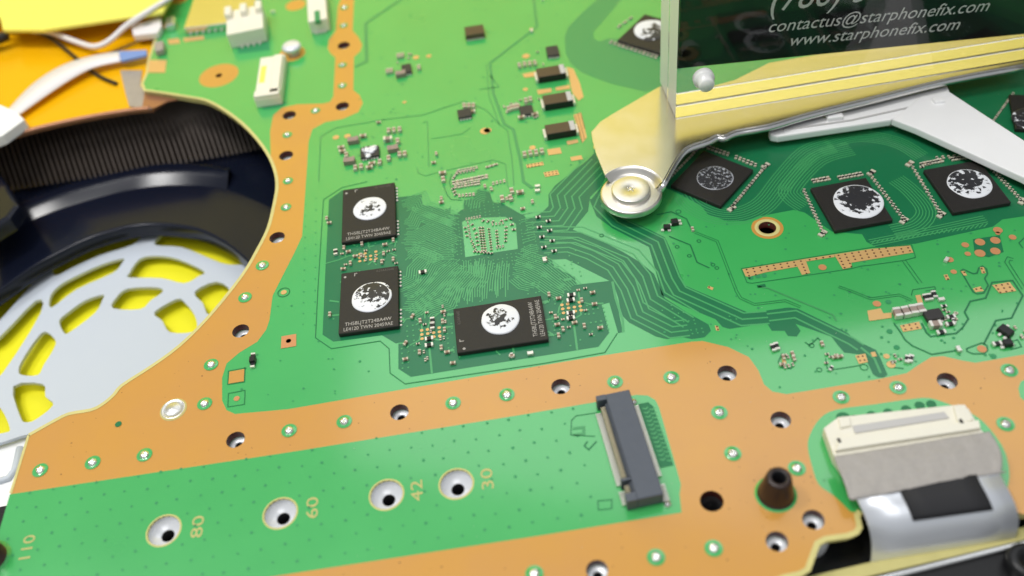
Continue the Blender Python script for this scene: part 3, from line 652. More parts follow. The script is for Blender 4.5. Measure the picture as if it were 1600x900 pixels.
disc(r3[0], 1515, 287, 4.35, 1.1, paste_mat("paste_f", -.27, .05, -.42, .415, .85, 9, seed=3.1, amp=1.7), th=.2, seed=6)
r4 = ram([(1598, 152), (1668, 148), (1690, 200), (1568, 205)], "brown memory chip cut off by the picture edge beyond the white bar")
disc(r4[0], 1612, 186, 4, 1.1, paste_mat("paste_g", -.2, 0, 0, 9, .2, 9, seed=7.6), th=.2, seed=7)
r0 = ram([(1010, 22), (1085, 44), (1050, 88), (962, 62)], "memory chip half behind the acrylic with a white paste crescent")
disc(r0[0], 1018, 47, 4.6, 1.1, paste_mat("paste_h", -.10, -.55, .65, 9, .5, 7, seed=9.1), th=.2, seed=8)

# --- small parts
MESH = {}
def smd_mesh(key, l, wd, h, mats, ends=.24):
    if key in MESH: return MESH[key]
    xs = [-.5, -.5 + ends, -.5 + ends, .5 - ends, .5 - ends, .5]; g = [1, 1, .93, .93, 1, 1]; b_ = B(); vs = []; fs = []; m = []
    for x, s_ in zip(xs, g):
        for (a, c) in ((-1, 0), (1, 0), (1, 1), (-1, 1)): vs.append((x * l, a * wd / 2 * s_, .03 + c * h * s_))
    for i in range(5):
        for j in range(4):
            a, c = i * 4 + j, i * 4 + (j + 1) % 4
            fs.append((a, c, c + 4, a + 4)); m.append(1 if i == 2 else 0)
    fs += [(3, 2, 1, 0), (20, 21, 22, 23)]; m += [0, 0]
    b_.add(vs, fs, m); me = bpy.data.meshes.new(key)
    me.from_pydata([tuple(v * S) for v in b_.v], [], b_.f)
    for q in mats: me.materials.append(q)
    me.polygons.foreach_set("material_index", b_.m); me.update(); MESH[key] = me
    return me
KINDS = {'c': (1.6, .85, .75, (TANEND, MLCC), "capacitor"), 'C': (2.1, 1.3, 1.1, (TIN, MLCC2), "capacitor"), 'r': (1.6, .85, .5, (TIN, BLKC), "resistor"), 's': (1.05, .55, .5, (TANEND, MLCC), "capacitor"), 't': (1.05, .55, .4, (TIN, BLKC), "resistor"), 'w': (1.1, .7, .55, (TIN, TIN), "chip_pad"), 'I': (2.6, 1.7, 1.2, (MLCC2, MLCC2), "inductor")}
def smd(kind, x, y, ang=0, sc_=1.0):
    l, wd, h, mats, nm = KINDS[kind]; me = smd_mesh("small_" + nm + "_" + kind, l, wd, h, mats)
    p = P(x, y); p.z = Z3; o = link(nm, me, board, p); o.rotation_euler = (0, 0, math.radians(ang + random.uniform(-4, 4))); o.scale = (sc_, sc_, sc_)
    return o
for k_, lst in {
    'c': [(568, 215, 0), (534, 233, 0), (536, 239, 0), (542, 245, 90), (556, 265, 90), (565, 263, 90), (582, 258, 0), (594, 256, 90), (608, 250, 90), (608, 207, 90), (616, 206, 90), (625, 205, 90), (622, 223, 90), (625, 244, 90), (633, 243, 90), (578, 264, 0), (812, 105, 90), (820, 103, 90), (828, 102, 90), (836, 101, 90), (820, 244, 90), (829, 242, 90), (838, 241, 90), (847, 239, 90),
          (795, 173, 90), (800, 171, 90), (805, 170, 90), (810, 169, 90), (623, 90, 90), (629, 89, 90), (612, 113, 90), (606, 114, 90), (655, 108, 90), (815, 186, 0), (836, 181, 0), (822, 160, 90), (829, 158, 90), (726, 168, 90), (733, 168, 90), (740, 168, 90), (738, 177, 0), (813, 303, 0), (800, 301, 90), (785, 313, 90), (798, 312, 90), (693, 283, 90), (692, 273, 0)],
    'C': [(1401, 493, 90), (1414, 491, 90), (1426, 488.5, 90), (1437, 486.5, 90), (1460, 511, 0), (607, 221, 0)],
    'I': [(553, 223, 0), (547, 255, 0), (615, 236, 0), (627, 119, 0)],
    'r': [(1446, 467, 90), (1452, 466, 90), (1459, 462, 90), (1470, 521, 0), (1485, 497, 0), (1484, 508, 0), (1208, 545, 90), (1213, 543, 90), (1417, 563, 60), (1422, 562, 60), (396, 559, 90), (396, 571, 90), (1557, 539, 0), (1575, 540, 0), (892, 471, 0), (893, 463, 0), (676, 503, 90), (676, 511, 90), (671, 531, 0), (671, 541, 0), (892, 491, 0), (892, 499, 0), (525, 396, 90), (661, 427, 0)],
    's': [(682, 242, 90), (678, 256, 0), (690, 312, 90), (690, 318, 0), (592, 193, 0), (1082, 360, 90), (1304, 560, 0), (1312, 559, 0), (1224, 560, 90), (1222, 571, 0), (1238, 555, 90), (1240, 562, 90), (1284, 539, 90), (645, 496, 60), (657, 503, 90), (693, 489, 0), (695, 517, 90), (692, 504, 90), (634, 538, 60), (634, 563, 0), (656, 552, 90), (690, 545, 90), (699, 552, 0), (708, 569, 0), (800, 558, 0), (858, 462, 90), (873, 468, 0), (909, 471, 90), (926, 459, 0), (929, 477, 0), (868, 497, 90), (871, 509, 0), (880, 516, 90), (873, 526, 90), (913, 511, 90), (938, 514, 0), (898, 506, 0), (853, 407, 90),
          (832, 317, 90), (817, 328, 0), (758, 293, 90), (768, 297, 90), (538, 389, 90), (545, 395, 0), (602, 384, 0), (615, 407, 90), (615, 377, 90), (597, 411, 90), (548, 413, 90), (537, 422, 0), (516, 493, 90), (511, 343, 90), (515, 350, 0), (566, 383, 90), (556, 402, 0), (600, 398, 90), (565, 401, 90)],
    't': [(841, 341, 0), (857, 347, 0), (843, 357, 0), (859, 362, 0), (847, 372, 0), (863, 378, 0), (850, 388, 0), (866, 394, 0), (1474, 480, 0), (1490, 503, 90), (1298, 577, 45), (800, 557, 90)],
    'w': [(829, 554, 0), (1107, 316, 0), (1497, 547.5, 90), (265, 34, 0), (427, 20, 0), (1478, 408, 40), (1470, 470, 0), (840, 293, 0), (851, 408, 90), (840, 300, 0), (831, 50, 90), (848, 0, 90), (512, 12, 90)]}.items():
    for x, y, a in lst: smd(k_, x, y, a)
# flash capacitor clusters: gold pads
for cx, cy, ang in [(575, 401, 0), (673, 521, 0), (893, 481, 0)]:
    for i in range(4):
        for j in range(3):
            p = P(cx, cy) + Vector(((i - 1.5) * 1.15, (j - 1) * 1.05, 0)); p.z = Z4
            if (i * j) % 5 != 4: mk("gold_land", [Vector((v.x, v.y, Z4)) for v in circle(p, .36, 8)], [tuple(range(8))], PADG, board)
# rows of tiny parts, too small to pick apart singly
tiny = B()
def bit(p, a=0, k=1.0):
    l, wd = .85 * k, .48 * k; e = Vector((math.cos(a), math.sin(a), 0)) * l * .36
    p = Vector((p.x, p.y, Z3))
    tiny.box(p - e, (l * .32, wd, .3), a, 0); tiny.box(p + e, (l * .32, wd, .3), a, 0); tiny.box(p, (l * .4, wd * .9, .26), a, random.choice((1, 1, 2)))
def row(p0, p1, n, a=0, k=1.0):
    for i in range(n):
        t = i / max(1, n - 1); bit(P(p0[0] + (p1[0] - p0[0]) * t, p0[1] + (p1[1] - p0[1]) * t), math.radians(a + random.uniform(-5, 5)), k * random.uniform(.9, 1.1))
for r_ in [((731, 349), (735, 372), 5, 90, .7), ((737, 378), (743, 391), 4, 60, .7), ((750, 357), (754, 393), 10, 0, .62), ((754.5, 357), (758.5, 393), 10, 0, .62), ((764, 359), (768, 391), 9, 0, .62), ((776, 362), (778, 385), 6, 0, .66), ((791, 356), (790, 378), 5, 0, .75), ((729, 344), (750, 340), 6, 90, .72), ((742, 394), (768, 397), 6, 20, .72), ((777, 388), (786, 386), 3, 90, .7), ((800, 352), (803, 360), 2, 0, .9), ((727, 357), (730, 370), 3, 0, .7), ((755, 346), (770, 348), 3, 45, .8), ((784, 346), (798, 343), 3, 0, .8), ((738, 352), (744, 366), 3, 30, .7), ((770, 352), (786, 350), 4, 90, .7), ((745, 372), (747, 384), 3, 0, .7),
           ((709, 279), (715, 269), 3, 60), ((718, 268), (745, 263), 7, 90), ((709, 287), (760, 277), 10, 90, 1.5), ((712, 293), (748, 287), 8, 90, 1.3), ((708, 296), (712, 305), 3, 30), ((718, 307), (740, 305), 5, 90), ((762, 262), (775, 258), 3, 0), ((771, 288), (788, 284), 4, 90), ((784, 312), (800, 311), 3, 90), ((715, 272), (740, 267), 6, 90, .8),
           # decoupling rows round the memory chips
           ((1256, 299), (1287, 367), 15, 60), ((1359, 274), (1413, 345), 16, 50), ((1271, 284), (1294, 280), 5, 100, 1.3), ((1312, 279), (1345, 273), 7, 100, 1.3), ((1423, 258), (1470, 336), 16, 60), ((1541, 256), (1597, 316), 15, 50), ((1440, 258), (1470, 252), 7, 100, 1.3), ((1487, 250), (1513, 246), 6, 100, 1.3),
           ((1108, 232), (1137, 242), 6, 60, 1.3), ((1150, 247), (1180, 259), 6, 60, 1.3), ((1195, 262), (1143, 325), 17, 45, 1.2), ((1040, 286), (1090, 234), 14, 45), ((1553, 188), (1582, 148), 9, 45), ((1440, 262), (1450, 258), 2, 0),
           ((955, 67), (1025, 90), 12, 60, 1.5), ((968, 42), (985, 30), 3, 45, 1.5), ((1205, 218), (1390, 196), 7, 90), ((1464, 248), (1510, 244), 6, 90), ((788, 168), (792, 176), 2, 90)]: row(*r_)
for x, y in [(1361, 271), (1421, 257), (1196, 260), (1143, 327), (1412, 346), (1285, 366), (1470, 337), (1597, 316)]: bit(P(x, y), .6, 2.2)
for cx, cy, rx, ry, n in [(575, 401, 45, 14, 12), (673, 520, 30, 45, 13), (893, 486, 35, 40, 11), (1300, 565, 25, 12, 5), (1230, 562, 10, 14, 6), (1480, 500, 14, 16, 8), (1400, 565, 14, 8, 4), (625, 100, 25, 20, 4), (850, 100, 22, 22, 7), (822, 172, 28, 18, 8), (1590, 530, 12, 20, 4)]:
    for i in range(n): bit(P(cx + random.uniform(-rx, rx), cy + random.uniform(-ry, ry)), random.choice((0, 1.57)), .8)
tag(tiny.build("tiny_capacitor", [TANEND, BLKC, MLCC], board), "rows of tiny capacitors soldered round the chips", kind='stuff')

def smallic(corners, h, label=None, m=ICM, legs=0, name="small_chip"):
    o, c, wd, dp, a = chip(corners, h, name, label, m, .06); ex, ey = frame(c, a)
    if legs:
        bb = B()
        for s_ in (-1, 1):
            for i in range(legs):
                q = Vector((c.x, c.y, Z4)) + ex * wd * ((i + .5) / legs - .5) * .9 + ey * s_ * (dp / 2 + .22)
                bb.box(q, (wd / legs * .5, .5, .22), a)
        tag(bb.build("solder_leg", TIN, o), kind='stuff')
    return o, c, wd, dp, a
smallic([(1443, 485.5), (1467, 480), (1477, 495), (1449, 500.5)], 1.0, "small black regulator chip beside four capacitors", legs=5)
s = smallic([(563, 231), (591, 226.5), (593, 242), (563, 246)], .9, "small square chip with white paste splashed over it", legs=6)
disc(s[0], 577, 234, 1.55, .9, paste_mat("paste_s", .12, 0, 0, 9, 0, 9, seed=3.3), ell=1.15, wob=.5, th=.3, seed=11); disc(s[0], 575, 243.5, .7, .9, paste_mat("paste_s2", .3, 0, 0, 9, 0, 9, seed=3.3), wob=.4, th=.2, seed=5)
smallic([(725.5, 42), (755, 38), (757, 51), (727, 56)], 1.6, "brown topped chip near the top with a row of legs", m=MOSM, legs=6)
smallic([(714, 172), (735, 168), (737, 180), (716, 184)], .9, legs=4); smallic([(811, 166), (831, 163), (834, 176), (813, 180)], .9, legs=4); smallic([(853, 73), (872, 70), (873, 84), (855, 88)], .9, legs=4); smallic([(626, 101), (641, 99), (644, 111), (629, 114)], .9, legs=3)
def sot(x, y, wd, dp, a, leads):
    p = P(x, y); b_ = B(); b_.box((p.x, p.y, .1), (wd, dp, .95), math.radians(a), taper=.9)
    o = b_.build("transistor", BLKC, board); bevel(o, .08, 1)
    ex, ey = frame(p, math.radians(a)); bb = B()
    for lx, ly in leads: bb.box(Vector((p.x, p.y, Z4)) + ex * lx * wd + ey * ly * dp, (.6, .5, .3), math.radians(a))
    tag(bb.build("solder_leg", TIN, o), kind='stuff')
sot(1570, 520, 1.7, 2.6, 30, [(-.75, -.3), (-.75, .1), (.8, .2)]); sot(1573, 539, 1.6, 1.4, 0, [(-.7, .3), (-.7, -.4)])
sot(1054, 350, 1.5, 1.5, 0, [(-.7, -.2), (.75, .3), (.75, -.3)]); sot(1042, 358, 1.5, 1.1, -10, [(-.6, -.5), (.3, -.6)]); sot(396, 565, 1.2, 1.4, 0, [(0, .8), (0, -.8)])
# three power transistors
for i, q in enumerate([[(837, 107), (881, 100), (884, 113.5), (841, 121)], [(847, 149), (892, 142), (895, 156), (851, 164)], [(851, 195), (896, 188), (901, 202), (854, 210)]]):
    c, wd, dp, a = rect(q, 2.0); ex, ey = frame(c, a); c.z = .1
    b_ = B(); b_.box(c, (wd, dp, 1.9), a); b_.m = [1, 0, 1, 1, 1, 1]
    o = b_.build("power_transistor", [MOSM, MOSF], board); bevel(o, .1, 1)
    b_ = B(); b_.box(Vector((c.x, c.y, 2.003)) + ex * wd * .4, (wd * .17, dp * .97, .03), a); b_.build("end_band", GREYP, o)
    b_ = B(); b_.box(Vector((c.x, c.y, Z4)) - ex * (wd / 2 + .2) , (.8, dp * .9, .9), a); b_.box(Vector((c.x, c.y, Z4)) + ex * (wd / 2 + .2), (.8, dp * .9, .9), a); tag(b_.build("solder_end", TIN, o), kind='stuff')

# --- storage card slot
ZT = 3.0
c, wd, dp, a = rect([(935, 619), (987, 606.5), (1032, 771), (976, 786)], ZT); ex, ey = frame(c, a); base = Vector((c.x, c.y, 0))
slot_ = B(); slot_.box(base + ex * wd * .14 + Vector((0, 0, .15)), (wd * .72, dp, ZT - .15), a)
slot_o = slot_.build("card_slot", [SLATE], board); slot_o["label"] = "slate grey storage card slot with rows of bright pins"; bevel(slot_o, .12, 1)
for s_, l_ in ((.475, .05), (-.31, .02), (-.465, .07)):
    b_ = B(); b_.box(base - ex * wd * .36 + ey * dp * s_ + Vector((0, 0, .15)), (wd * .28, dp * l_, ZT - .16), a); b_.build("slot_cheek", SLATE, slot_o)
b_ = B(); b_.box(base - ex * wd * .33 + Vector((0, 0, .2)), (wd * .2, dp * .88, 1.0), a); b_.build("slot_floor", SLOT, slot_o)
def pinrow(n, s0, s1, side):
    gold = B(); tails = B(); ribs = B()
    for i in range(n):
        t = s0 + (s1 - s0) * i / (n - 1); q = base + ey * dp * t
        if side < 0:
            gold.box(q - ex * wd * .33 + Vector((0, 0, 1.3)), (wd * .22, .12, .9), a); tails.box(q - ex * (wd * .49) + Vector((0, 0, Z3)), (1.3, .21, .5), a); ribs.box(q - ex * wd * .23 + Vector((0, 0, 1.2)), (wd * .16, .2, ZT - 1.3), a)
        else: tails.box(q + ex * (wd * .5 + .45) + Vector((0, 0, Z3)), (1.25, .22, .5), a)
    if side < 0: tag(gold.build("contact_pin", PINM, slot_o), kind='stuff'); tag(ribs.build("slot_rib", SLATE, slot_o), kind='stuff')
    tag(tails.build("solder_tail", TIN, slot_o), kind='stuff')
pinrow(38, .40, -.28, -1); pinrow(6, -.35, -.45, -1); pinrow(36, .40, -.27, 1); pinrow(7, -.36, -.49, 1)
for s_ in (.455, -.52):
    b_ = B(); b_.lathe(base + ex * (wd * .5 + .55) + ey * dp * s_, [(.6, Z3), (.5, .5), (.02, .7)], 10); b_.build("solder_lug", SOLDER, slot_o, True)
text("slot_mark", "LOTES", base + Vector((0, 0, ZT + .012)) + ex * wd * .3 + ey * dp * .12, ey, -ex, 1.5, SLATE, slot_o)
# dark lacquer with serrated tracks beside it
sheet("routing_or_shade", [base + ex * (wd * .5 + 1.2) + ey * dp * .43, base + ex * (wd * .5 + 3.0) + ey * dp * .43, base + ex * (wd * .5 + 3.6) + ey * dp * .38, base + ex * (wd * .5 + 3.6) - ey * dp * .2, base + ex * (wd * .5 + 1.2) - ey * dp * .2], Z3, LINE, board)
b_ = B()
for i in range(26):
    q = base + ex * (wd * .5 + 1.7 + (i % 2) * 1.1) + ey * dp * (.38 - i * .021); ribbon(b_, [q, q + ex * .55 - ey * .25, q + ex * 1.0 + ey * .1], .22, Z4)
tag(b_.build("short_track", TRACE, board), kind='stuff')

# --- white flat-cable socket, bottom right
ZS = 2.6
c, wd, dp, a = rect([(1300, 655), (1512, 632), (1532, 660), (1293, 694)], ZS)
ex, ey = frame(c, a)
def S3(px, py, z): return P(px, py, z)
sock = B(); prism(sock, PP([(1287, 668), (1310, 651), (1502, 631), (1514, 638), (1531, 668), (1560, 700), (1320, 735), (1303, 712)], ZS), .1, ZS)
so = sock.build("cable_socket", IVORY, board); so["label"] = "ivory flat cable socket with a grey insert"; bevel(so, .25, 2)
b_ = B(); prism(b_, PP([(1332, 664), (1476, 642), (1484, 652), (1336, 676)], ZS + .4), ZS - .2, ZS + .28); o = b_.build("socket_insert", GREYP, so); bevel(o, .1, 1)
for q in ([(1310, 652), (1328, 650), (1330, 664), (1313, 668)], [(1490, 634), (1508, 631), (1522, 655), (1498, 662)]):
    b_ = B(); prism(b_, PP(q, ZS + .55), ZS - .1, ZS + .5); o = b_.build("socket_ear", IVORY, so); bevel(o, .2, 2)
b_ = B(); prism(b_, PP([(1312, 682), (1530, 655), (1533, 668), (1306, 703)], ZS + .9), ZS - .1, ZS + .8); o = b_.build("socket_latch", IVORY, so); bevel(o, .2, 2)
for x, y in ((1311, 688), (1502, 658)):
    b_ = B(); b_.box(P(x, y, ZS + .86), (.5, .8, .02), .1); b_.build("latch_slit", SLOT, so)
for i, (x, y) in enumerate([(1335, 655), (1362, 649), (1388, 645), (1416, 640), (1437, 634), (1455, 632), (1318, 654)]):
    epad(x, y, 8 if i < 6 else 12, LINE)

# --- white sockets near the top
def socket(corners, h, name, lab, notches=()):
    c_, w_, d_, a_ = rect(corners, h); b_ = B(); b_.box((c_.x, c_.y, .1), (w_, d_, h - .1), a_); o_ = b_.build(name, IVORY, board); bevel(o_, .2, 2)
    o_["label"] = lab; return o_, c_, w_, d_, a_
o_, c_, w_, d_, a_ = socket([(350, 18), (408, 8), (413, 44), (358, 52)], 4.5, "wire_socket", "ivory wire socket with a notched back at the top")
ex, ey = frame(c_, a_)
for k_ in (-.42, .0, .42):
    b_ = B(); b_.box(Vector((c_.x, c_.y, 4.4)) + ex * w_ * k_ + ey * d_ * .3, (w_ * .18, d_ * .35, 1.8), a_); q = b_.build("socket_ear", IVORY, o_); bevel(q, .15, 1)
b_ = B()
for k_ in range(4): b_.box(Vector((c_.x, c_.y, Z3)) + ex * w_ * (-.2 + k_ * .16) - ey * (d_ / 2 + .5), (.45, 1.3, .5), a_)
tag(b_.build("solder_tail", TIN, o_), kind='stuff')
sheet("routing_or_shade", PP([(368, 62), (420, 52), (422, 78), (372, 84)]), Z2, VIA, board)  # darker green patch at the foot of the wire socket
o_, c_, w_, d_, a_ = socket([(476, -18), (506, -22), (512, 28), (484, 34)], 4.0, "wire_socket", "narrow ivory socket cut off by the top edge")
ex, ey = frame(c_, a_); b_ = B(); b_.box(Vector((c_.x, c_.y, 3.2)) - ey * d_ * .38, (w_ * .3, d_ * .3, .85), a_); b_.build("socket_mouth", VIA, o_)
b_ = B()
for k_ in range(4): b_.box(Vector((c_.x, c_.y, Z3)) + ex * w_ * (-.25 + k_ * .16) - ey * (d_ / 2 + .4), (.4, 1.0, .5), a_)
tag(b_.build("solder_tail", TIN, o_), kind='stuff')
o_, c_, w_, d_, a_ = socket([(405, 90), (443, 86), (440, 150), (399, 156)], 2.6, "cable_socket", "small ivory cable socket standing by the fan cutout")
ex, ey = frame(c_, a_)
b_ = B(); b_.box(Vector((c_.x, c_.y, 2.55)) + ex * w_ * .28, (w_ * .36, d_ * .9, 1.0), a_); q = b_.build("socket_latch", IVORY, o_); bevel(q, .2, 1)
b_ = B(); b_.box(Vector((c_.x, c_.y, 2.55)) - ey * d_ * .43, (w_ * .98, d_ * .13, 1.0), a_); q = b_.build("socket_ear", IVORY, o_); bevel(q, .2, 1)
b_ = B(); b_.box(Vector((c_.x, c_.y, 2.61)) - ex * w_ * .3 + ey * d_ * .08, (w_ * .22, d_ * .4, .04), a_); b_.build("socket_insert", YSHEET, o_)
sheet("routing_or_shade", PP([(405, 160), (436, 157), (450, 160), (440, 168), (412, 172)]), Z2, VIA, board)  # the cable socket's cast shadow, painted as a darker sheet
# shielded module with a mirror top
c_, w_, d_, a_ = rect([(304, -30), (404, -40), (394, 34), (296, 40)], 2.2); b_ = B(); b_.box((c_.x, c_.y, .1), (w_, d_, 2.1), a_)
o_ = b_.build("shield_can", STEEL, board); bevel(o_, .2, 1); o_["label"] = "flat metal can with a mirror bright top"
ex, ey = frame(c_, a_); b_ = B()
for k_ in range(10): b_.box(Vector((c_.x, c_.y, Z3)) + ex * w_ * (-.42 + k_ * .093) - ey * (d_ / 2 + .3), (.5, .6, .5), a_)
tag(b_.build("solder_leg", TIN, o_), kind='stuff')
# silver screw head on the board
c_ = P(459, 84); b_ = B(); b_.lathe(c_, [(1.6, .05), (1.6, 1.6), (2.6, 1.7), (2.6, 2.4), (2.2, 2.9), (.9, 3.05), (.02, 3.05)], 24); b_.build("screw_post", FUNNEL, board, True)
for q in ([(250, 38), (262, 36), (266, 44), (252, 47)], [(262, 62), (280, 60), (282, 68), (264, 70)], [(286, 60), (318, 56), (320, 62), (288, 66)]): pad(q, PADG)
for q in ([(257, 27), (272, 25), (273, 38), (259, 40)], [(240, 65), (254, 63), (256, 76), (242, 80)]):
    c_, w_, d_, a_ = rect(q, 2); b_ = B(); b_.box((c_.x, c_.y, .05), (w_, d_, 2), a_); o_ = b_.build("solder_block", GREYT if q[0][0] == 240 else SOLDER, board); bevel(o_, .5, 2)

# ================================================================== PLACE: table, wall
tab = B(); zt = -29.4
tab.add([(-2500, -1200, zt), (2500, -1200, zt), (2500, 700, zt), (-2500, 700, zt)], [(0, 1, 2, 3)])
tag(tab.build("table_top", YELLOW), kind='structure')
wl = B(); wl.add([(-2500, 640, zt), (2500, 640, zt), (2500, 640, 446), (-2500, 640, 446), (-2500, 660, zt), (2500, 660, zt), (2500, 660, 446), (-2500, 660, 446)], [(0, 1, 2, 3), (3, 2, 6, 7), (5, 4, 7, 6), (0, 3, 7, 4), (1, 5, 6, 2)])
tag(wl.build("yellow_wall", YWALL), kind='structure')

# ================================================================== CHASSIS UNDER THE BOARD
ch = thing("chassis", P(900, 800, -12), "dark chassis under the board with pale screw bosses seen through the holes", "chassis")
FANC = P(150, 470, -12)
chp = [P(x, y, -7) for x, y in [(470, 330), (440, 480), (380, 600), (250, 690), (60, 760), (-40, 900), (-80, 1100), (900, 1080), (1240, 1000), (1275, 905), (1620, 860), (1900, 700), (1950, 0), (1700, -200), (520, -200), (500, 200)]]
b = B(); prism(b, chp, -12, -7); b.build("floor_plate", BLACKP, ch)
for i, (x, y) in enumerate(SCREW + [(342, 118)]):
    c = P(x, y); b = B(); b.lathe(c, [(3.2, -6.9), (3.2, -2.1), (3.0, -1.9), (.95, -1.95), (.7, -2.1), (.62, -6.5)], 24, mlist=[0, 0, 0, 0, 1]); b.build("screw_boss", [FUNNEL, SLOT], ch, True)
b = B(); prism(b, [P(-40, 800, -20), P(60, 780, -20), P(300, 760, -20), P(1000, 760, -20), P(2200, 500, -20), Vector((420, 60, -20)), Vector((420, -420, -20)), Vector((-330, -420, -20)), Vector((-330, 20, -20))], -22, -20); b.build("lower_case", BLACKP, ch)  # case carried forward out of view so the flat cable mirrors dark
c = P(1112, 783); b = B(); prof = []
for k_ in range(7): prof += [(1.85, -1.7 - k_ * .6), (1.6, -2.0 - k_ * .6)]
b.lathe(c, prof, 24); b.build("threaded_insert", THREAD, ch)
# edge pieces bottom right, below the board
def bar(name, p0, p1, z0, z1, d, m, par, bev=.3):
    a_, c_ = P(*p0, z1), P(*p1, z1); dirv = (c_ - a_).normalized(); nn = Vector((-dirv.y, dirv.x, 0))
    b_ = B(); prism(b_, [a_, c_, c_ - nn * d, a_ - nn * d], z0, z1); o = b_.build(name, m, par); bevel(o, bev, 2); return o
fr = thing("front_trim", P(1430, 890, -9), "trim strips in front of the board, a bright strip over a black channel", "trim")
bar("olive_strip", (1240, 905), (1660, 808), -7, -4.8, 2.2, EDGE, fr)
bar("bright_strip", (1290, 921), (1680, 822), -7.5, -4.6, .9, CHROME, fr)
bar("black_channel", (1300, 925), (1690, 828), -10, -5.4, 4.5, BLACKP, fr)
bar("grey_strip", (1320, 952), (1700, 850), -10, -6.0, 5, GREYP, fr)
kn = thing("black_post", P(1592, 875, -6), "black rounded post at the edge beside the bright trim", "post")
b = B(); b.lathe(P(1600, 890, -6), [(3.2, -2), (3.2, 2.6), (2.7, 3.4), (1.5, 3.5), (1.3, 2.4), (.02, 2.3)], 24); b.build("post_body", BLACKP, kn, True)

# ================================================================== FLAT CABLE, BOTTOM RIGHT
fc = thing("ribbon_cable", P(1440, 760, 0), "silver flat cable curling over the board edge from the ivory socket", "cable")
L_ = [(1335, 770, 2.9), (1342, 786, 2.9), (1349, 800, 2.6), (1357, 822, 1.5), (1362, 846, -.6), (1362, 868, -3.2), (1360, 884, -6), (1357, 896, -9.5)]
R_ = [(1560, 735, 2.9), (1568, 752, 2.9), (1577, 768, 2.6), (1587, 790, 1.5), (1592, 812, -.6), (1589, 832, -3.2), (1584, 846, -6), (1580, 858, -9.5)]
lp, rp = catmull([P(*q) for q in L_], 4), catmull([P(*q) for q in R_], 4)
vs = []; n = len(lp)
for t in (0, .25, .5, .75, 1):
    vs += [l + (r - l) * t for l, r in zip(lp, rp)]
fs = [(j * n + i, j * n + i + 1, (j + 1) * n + i + 1, (j + 1) * n + i) for j in range(4) for i in range(n - 1)]
o = mk("cable_sheet", vs, fs, FLEX, fc, smooth=True)
def thicken(o, t):
    bm = bmesh.new(); bm.from_mesh(o.data); bmesh.ops.recalc_face_normals(bm, faces=bm.faces)
    bmesh.ops.solidify(bm, geom=bm.faces[:], thickness=t * S); bm.to_mesh(o.data); bm.free()
thicken(o, .25)
# fabric tape over the socket's front
tp = [[(1303, 713, 3.55), (1380, 701, 3.6), (1470, 686, 3.6), (1546, 674, 3.55)], [(1310, 732, 3.6), (1385, 720, 3.7), (1475, 704, 3.7), (1558, 692, 3.6)], [(1320, 755, 3.5), (1392, 744, 3.6), (1480, 727, 3.6), (1566, 714, 3.4)], [(1327, 778, 3.2), (1398, 766, 3.3), (1485, 748, 3.3), (1565, 737, 3.1)], [(1333, 783, 2.6), (1402, 768, 3.1), (1488, 750, 3.1), (1572, 738, 2.6)]]
rows = [catmull([P(*q) for q in r_], 16) for r_ in tp]; rows = [list(c_) for c_ in zip(*[catmull(list(c_), 5) for c_ in zip(*rows)])]; nn_ = len(rows[0])
vs = [v + Vector((0, 0, (.16 * noise.noise(v * .5) + .10 * noise.noise(v * 1.7)))) for r_ in rows for v in r_]
fs = [(j * nn_ + i, (j + 1) * nn_ + i, (j + 1) * nn_ + i + 1, j * nn_ + i + 1) for j in range(len(rows) - 1) for i in range(nn_ - 1)]
o = mk("fabric_tape", vs, fs, TAPE, fc, smooth=True); thicken(o, .2); o["label"] = "wrinkled grey fabric tape strip"
def on_cable(t, s_):                                        # t along, s across
    f = t * (n - 1); i = min(n - 2, int(f)); l = lp[i].lerp(lp[i + 1], f - i); r = rp[i].lerp(rp[i + 1], f - i); return l.lerp(r, s_)
vs = []; fs = []
for i in range(9):
    for j in range(5): 
        q = on_cable(-.02 + .46 * i / 8 if i else 0, .3 + .54 * j / 4); vs.append(q + Vector((0, -.15, .28)))
fs = [(i * 5 + j, (i + 1) * 5 + j, (i + 1) * 5 + j + 1, i * 5 + j + 1) for i in range(8) for j in range(4)]
o = mk("foam_pad", vs, fs, PADK, fc, smooth=True); thicken(o, .5); o["label"] = "black foam pad stuck on the cable"

# ================================================================== FAN OPENING
tbl = thing("vent_shell", P(180, 530, -30), "pale grey shell with a ring of curved vent slots under the board", "vent")
ZG = -26
SL = [[(93, 402), (135, 380), (183, 366), (222, 362), (216, 369), (202, 383), (157, 397), (118, 414), (93, 425)], [(270, 363), (306, 362), (337, 374), (363, 391), (380, 407), (351, 409.5), (323, 400), (287, 386), (250, 383), (256, 371)], [(208, 426), (222, 407), (245, 402.5), (276, 407), (312, 423.5), (304, 430.6), (284, 440), (253, 433), (208, 432)],
      [(86, 475), (85, 458), (98, 444), (118, 433), (155, 416.5), (186, 408), (184, 415), (171, 428), (121, 450)], [(96, 500), (107, 489), (132, 472), (157.5, 464), (156, 472), (146, 489), (112.5, 514), (103, 516)], [(180, 479), (186, 464), (202, 452.5), (242, 451), (250, 457), (233, 469), (219, 480.6)], [(245, 489), (276, 471), (287, 475), (301, 492), (305, 509), (298, 516), (267, 516), (256, 500)],
      [(306.6, 457), (337, 443), (356, 458), (328, 488), (318, 472)], [(32, 576), (37, 562), (56, 534), (69, 523), (83, 534), (82, 545), (67.5, 568), (59, 582), (37, 582)], [(24, 607), (65, 604), (69, 621), (80, 632.5), (56, 652), (42, 656), (34, 649)], [(-30, 545), (0, 528), (51, 478), (58, 495), (6, 575), (-14, 585)], [(-10, 482), (30, 440), (54, 424), (47, 445), (30, 465), (0, 497), (-20, 512)], [(-20, 630), (0, 640), (13, 666), (8, 673), (-20, 672)]]
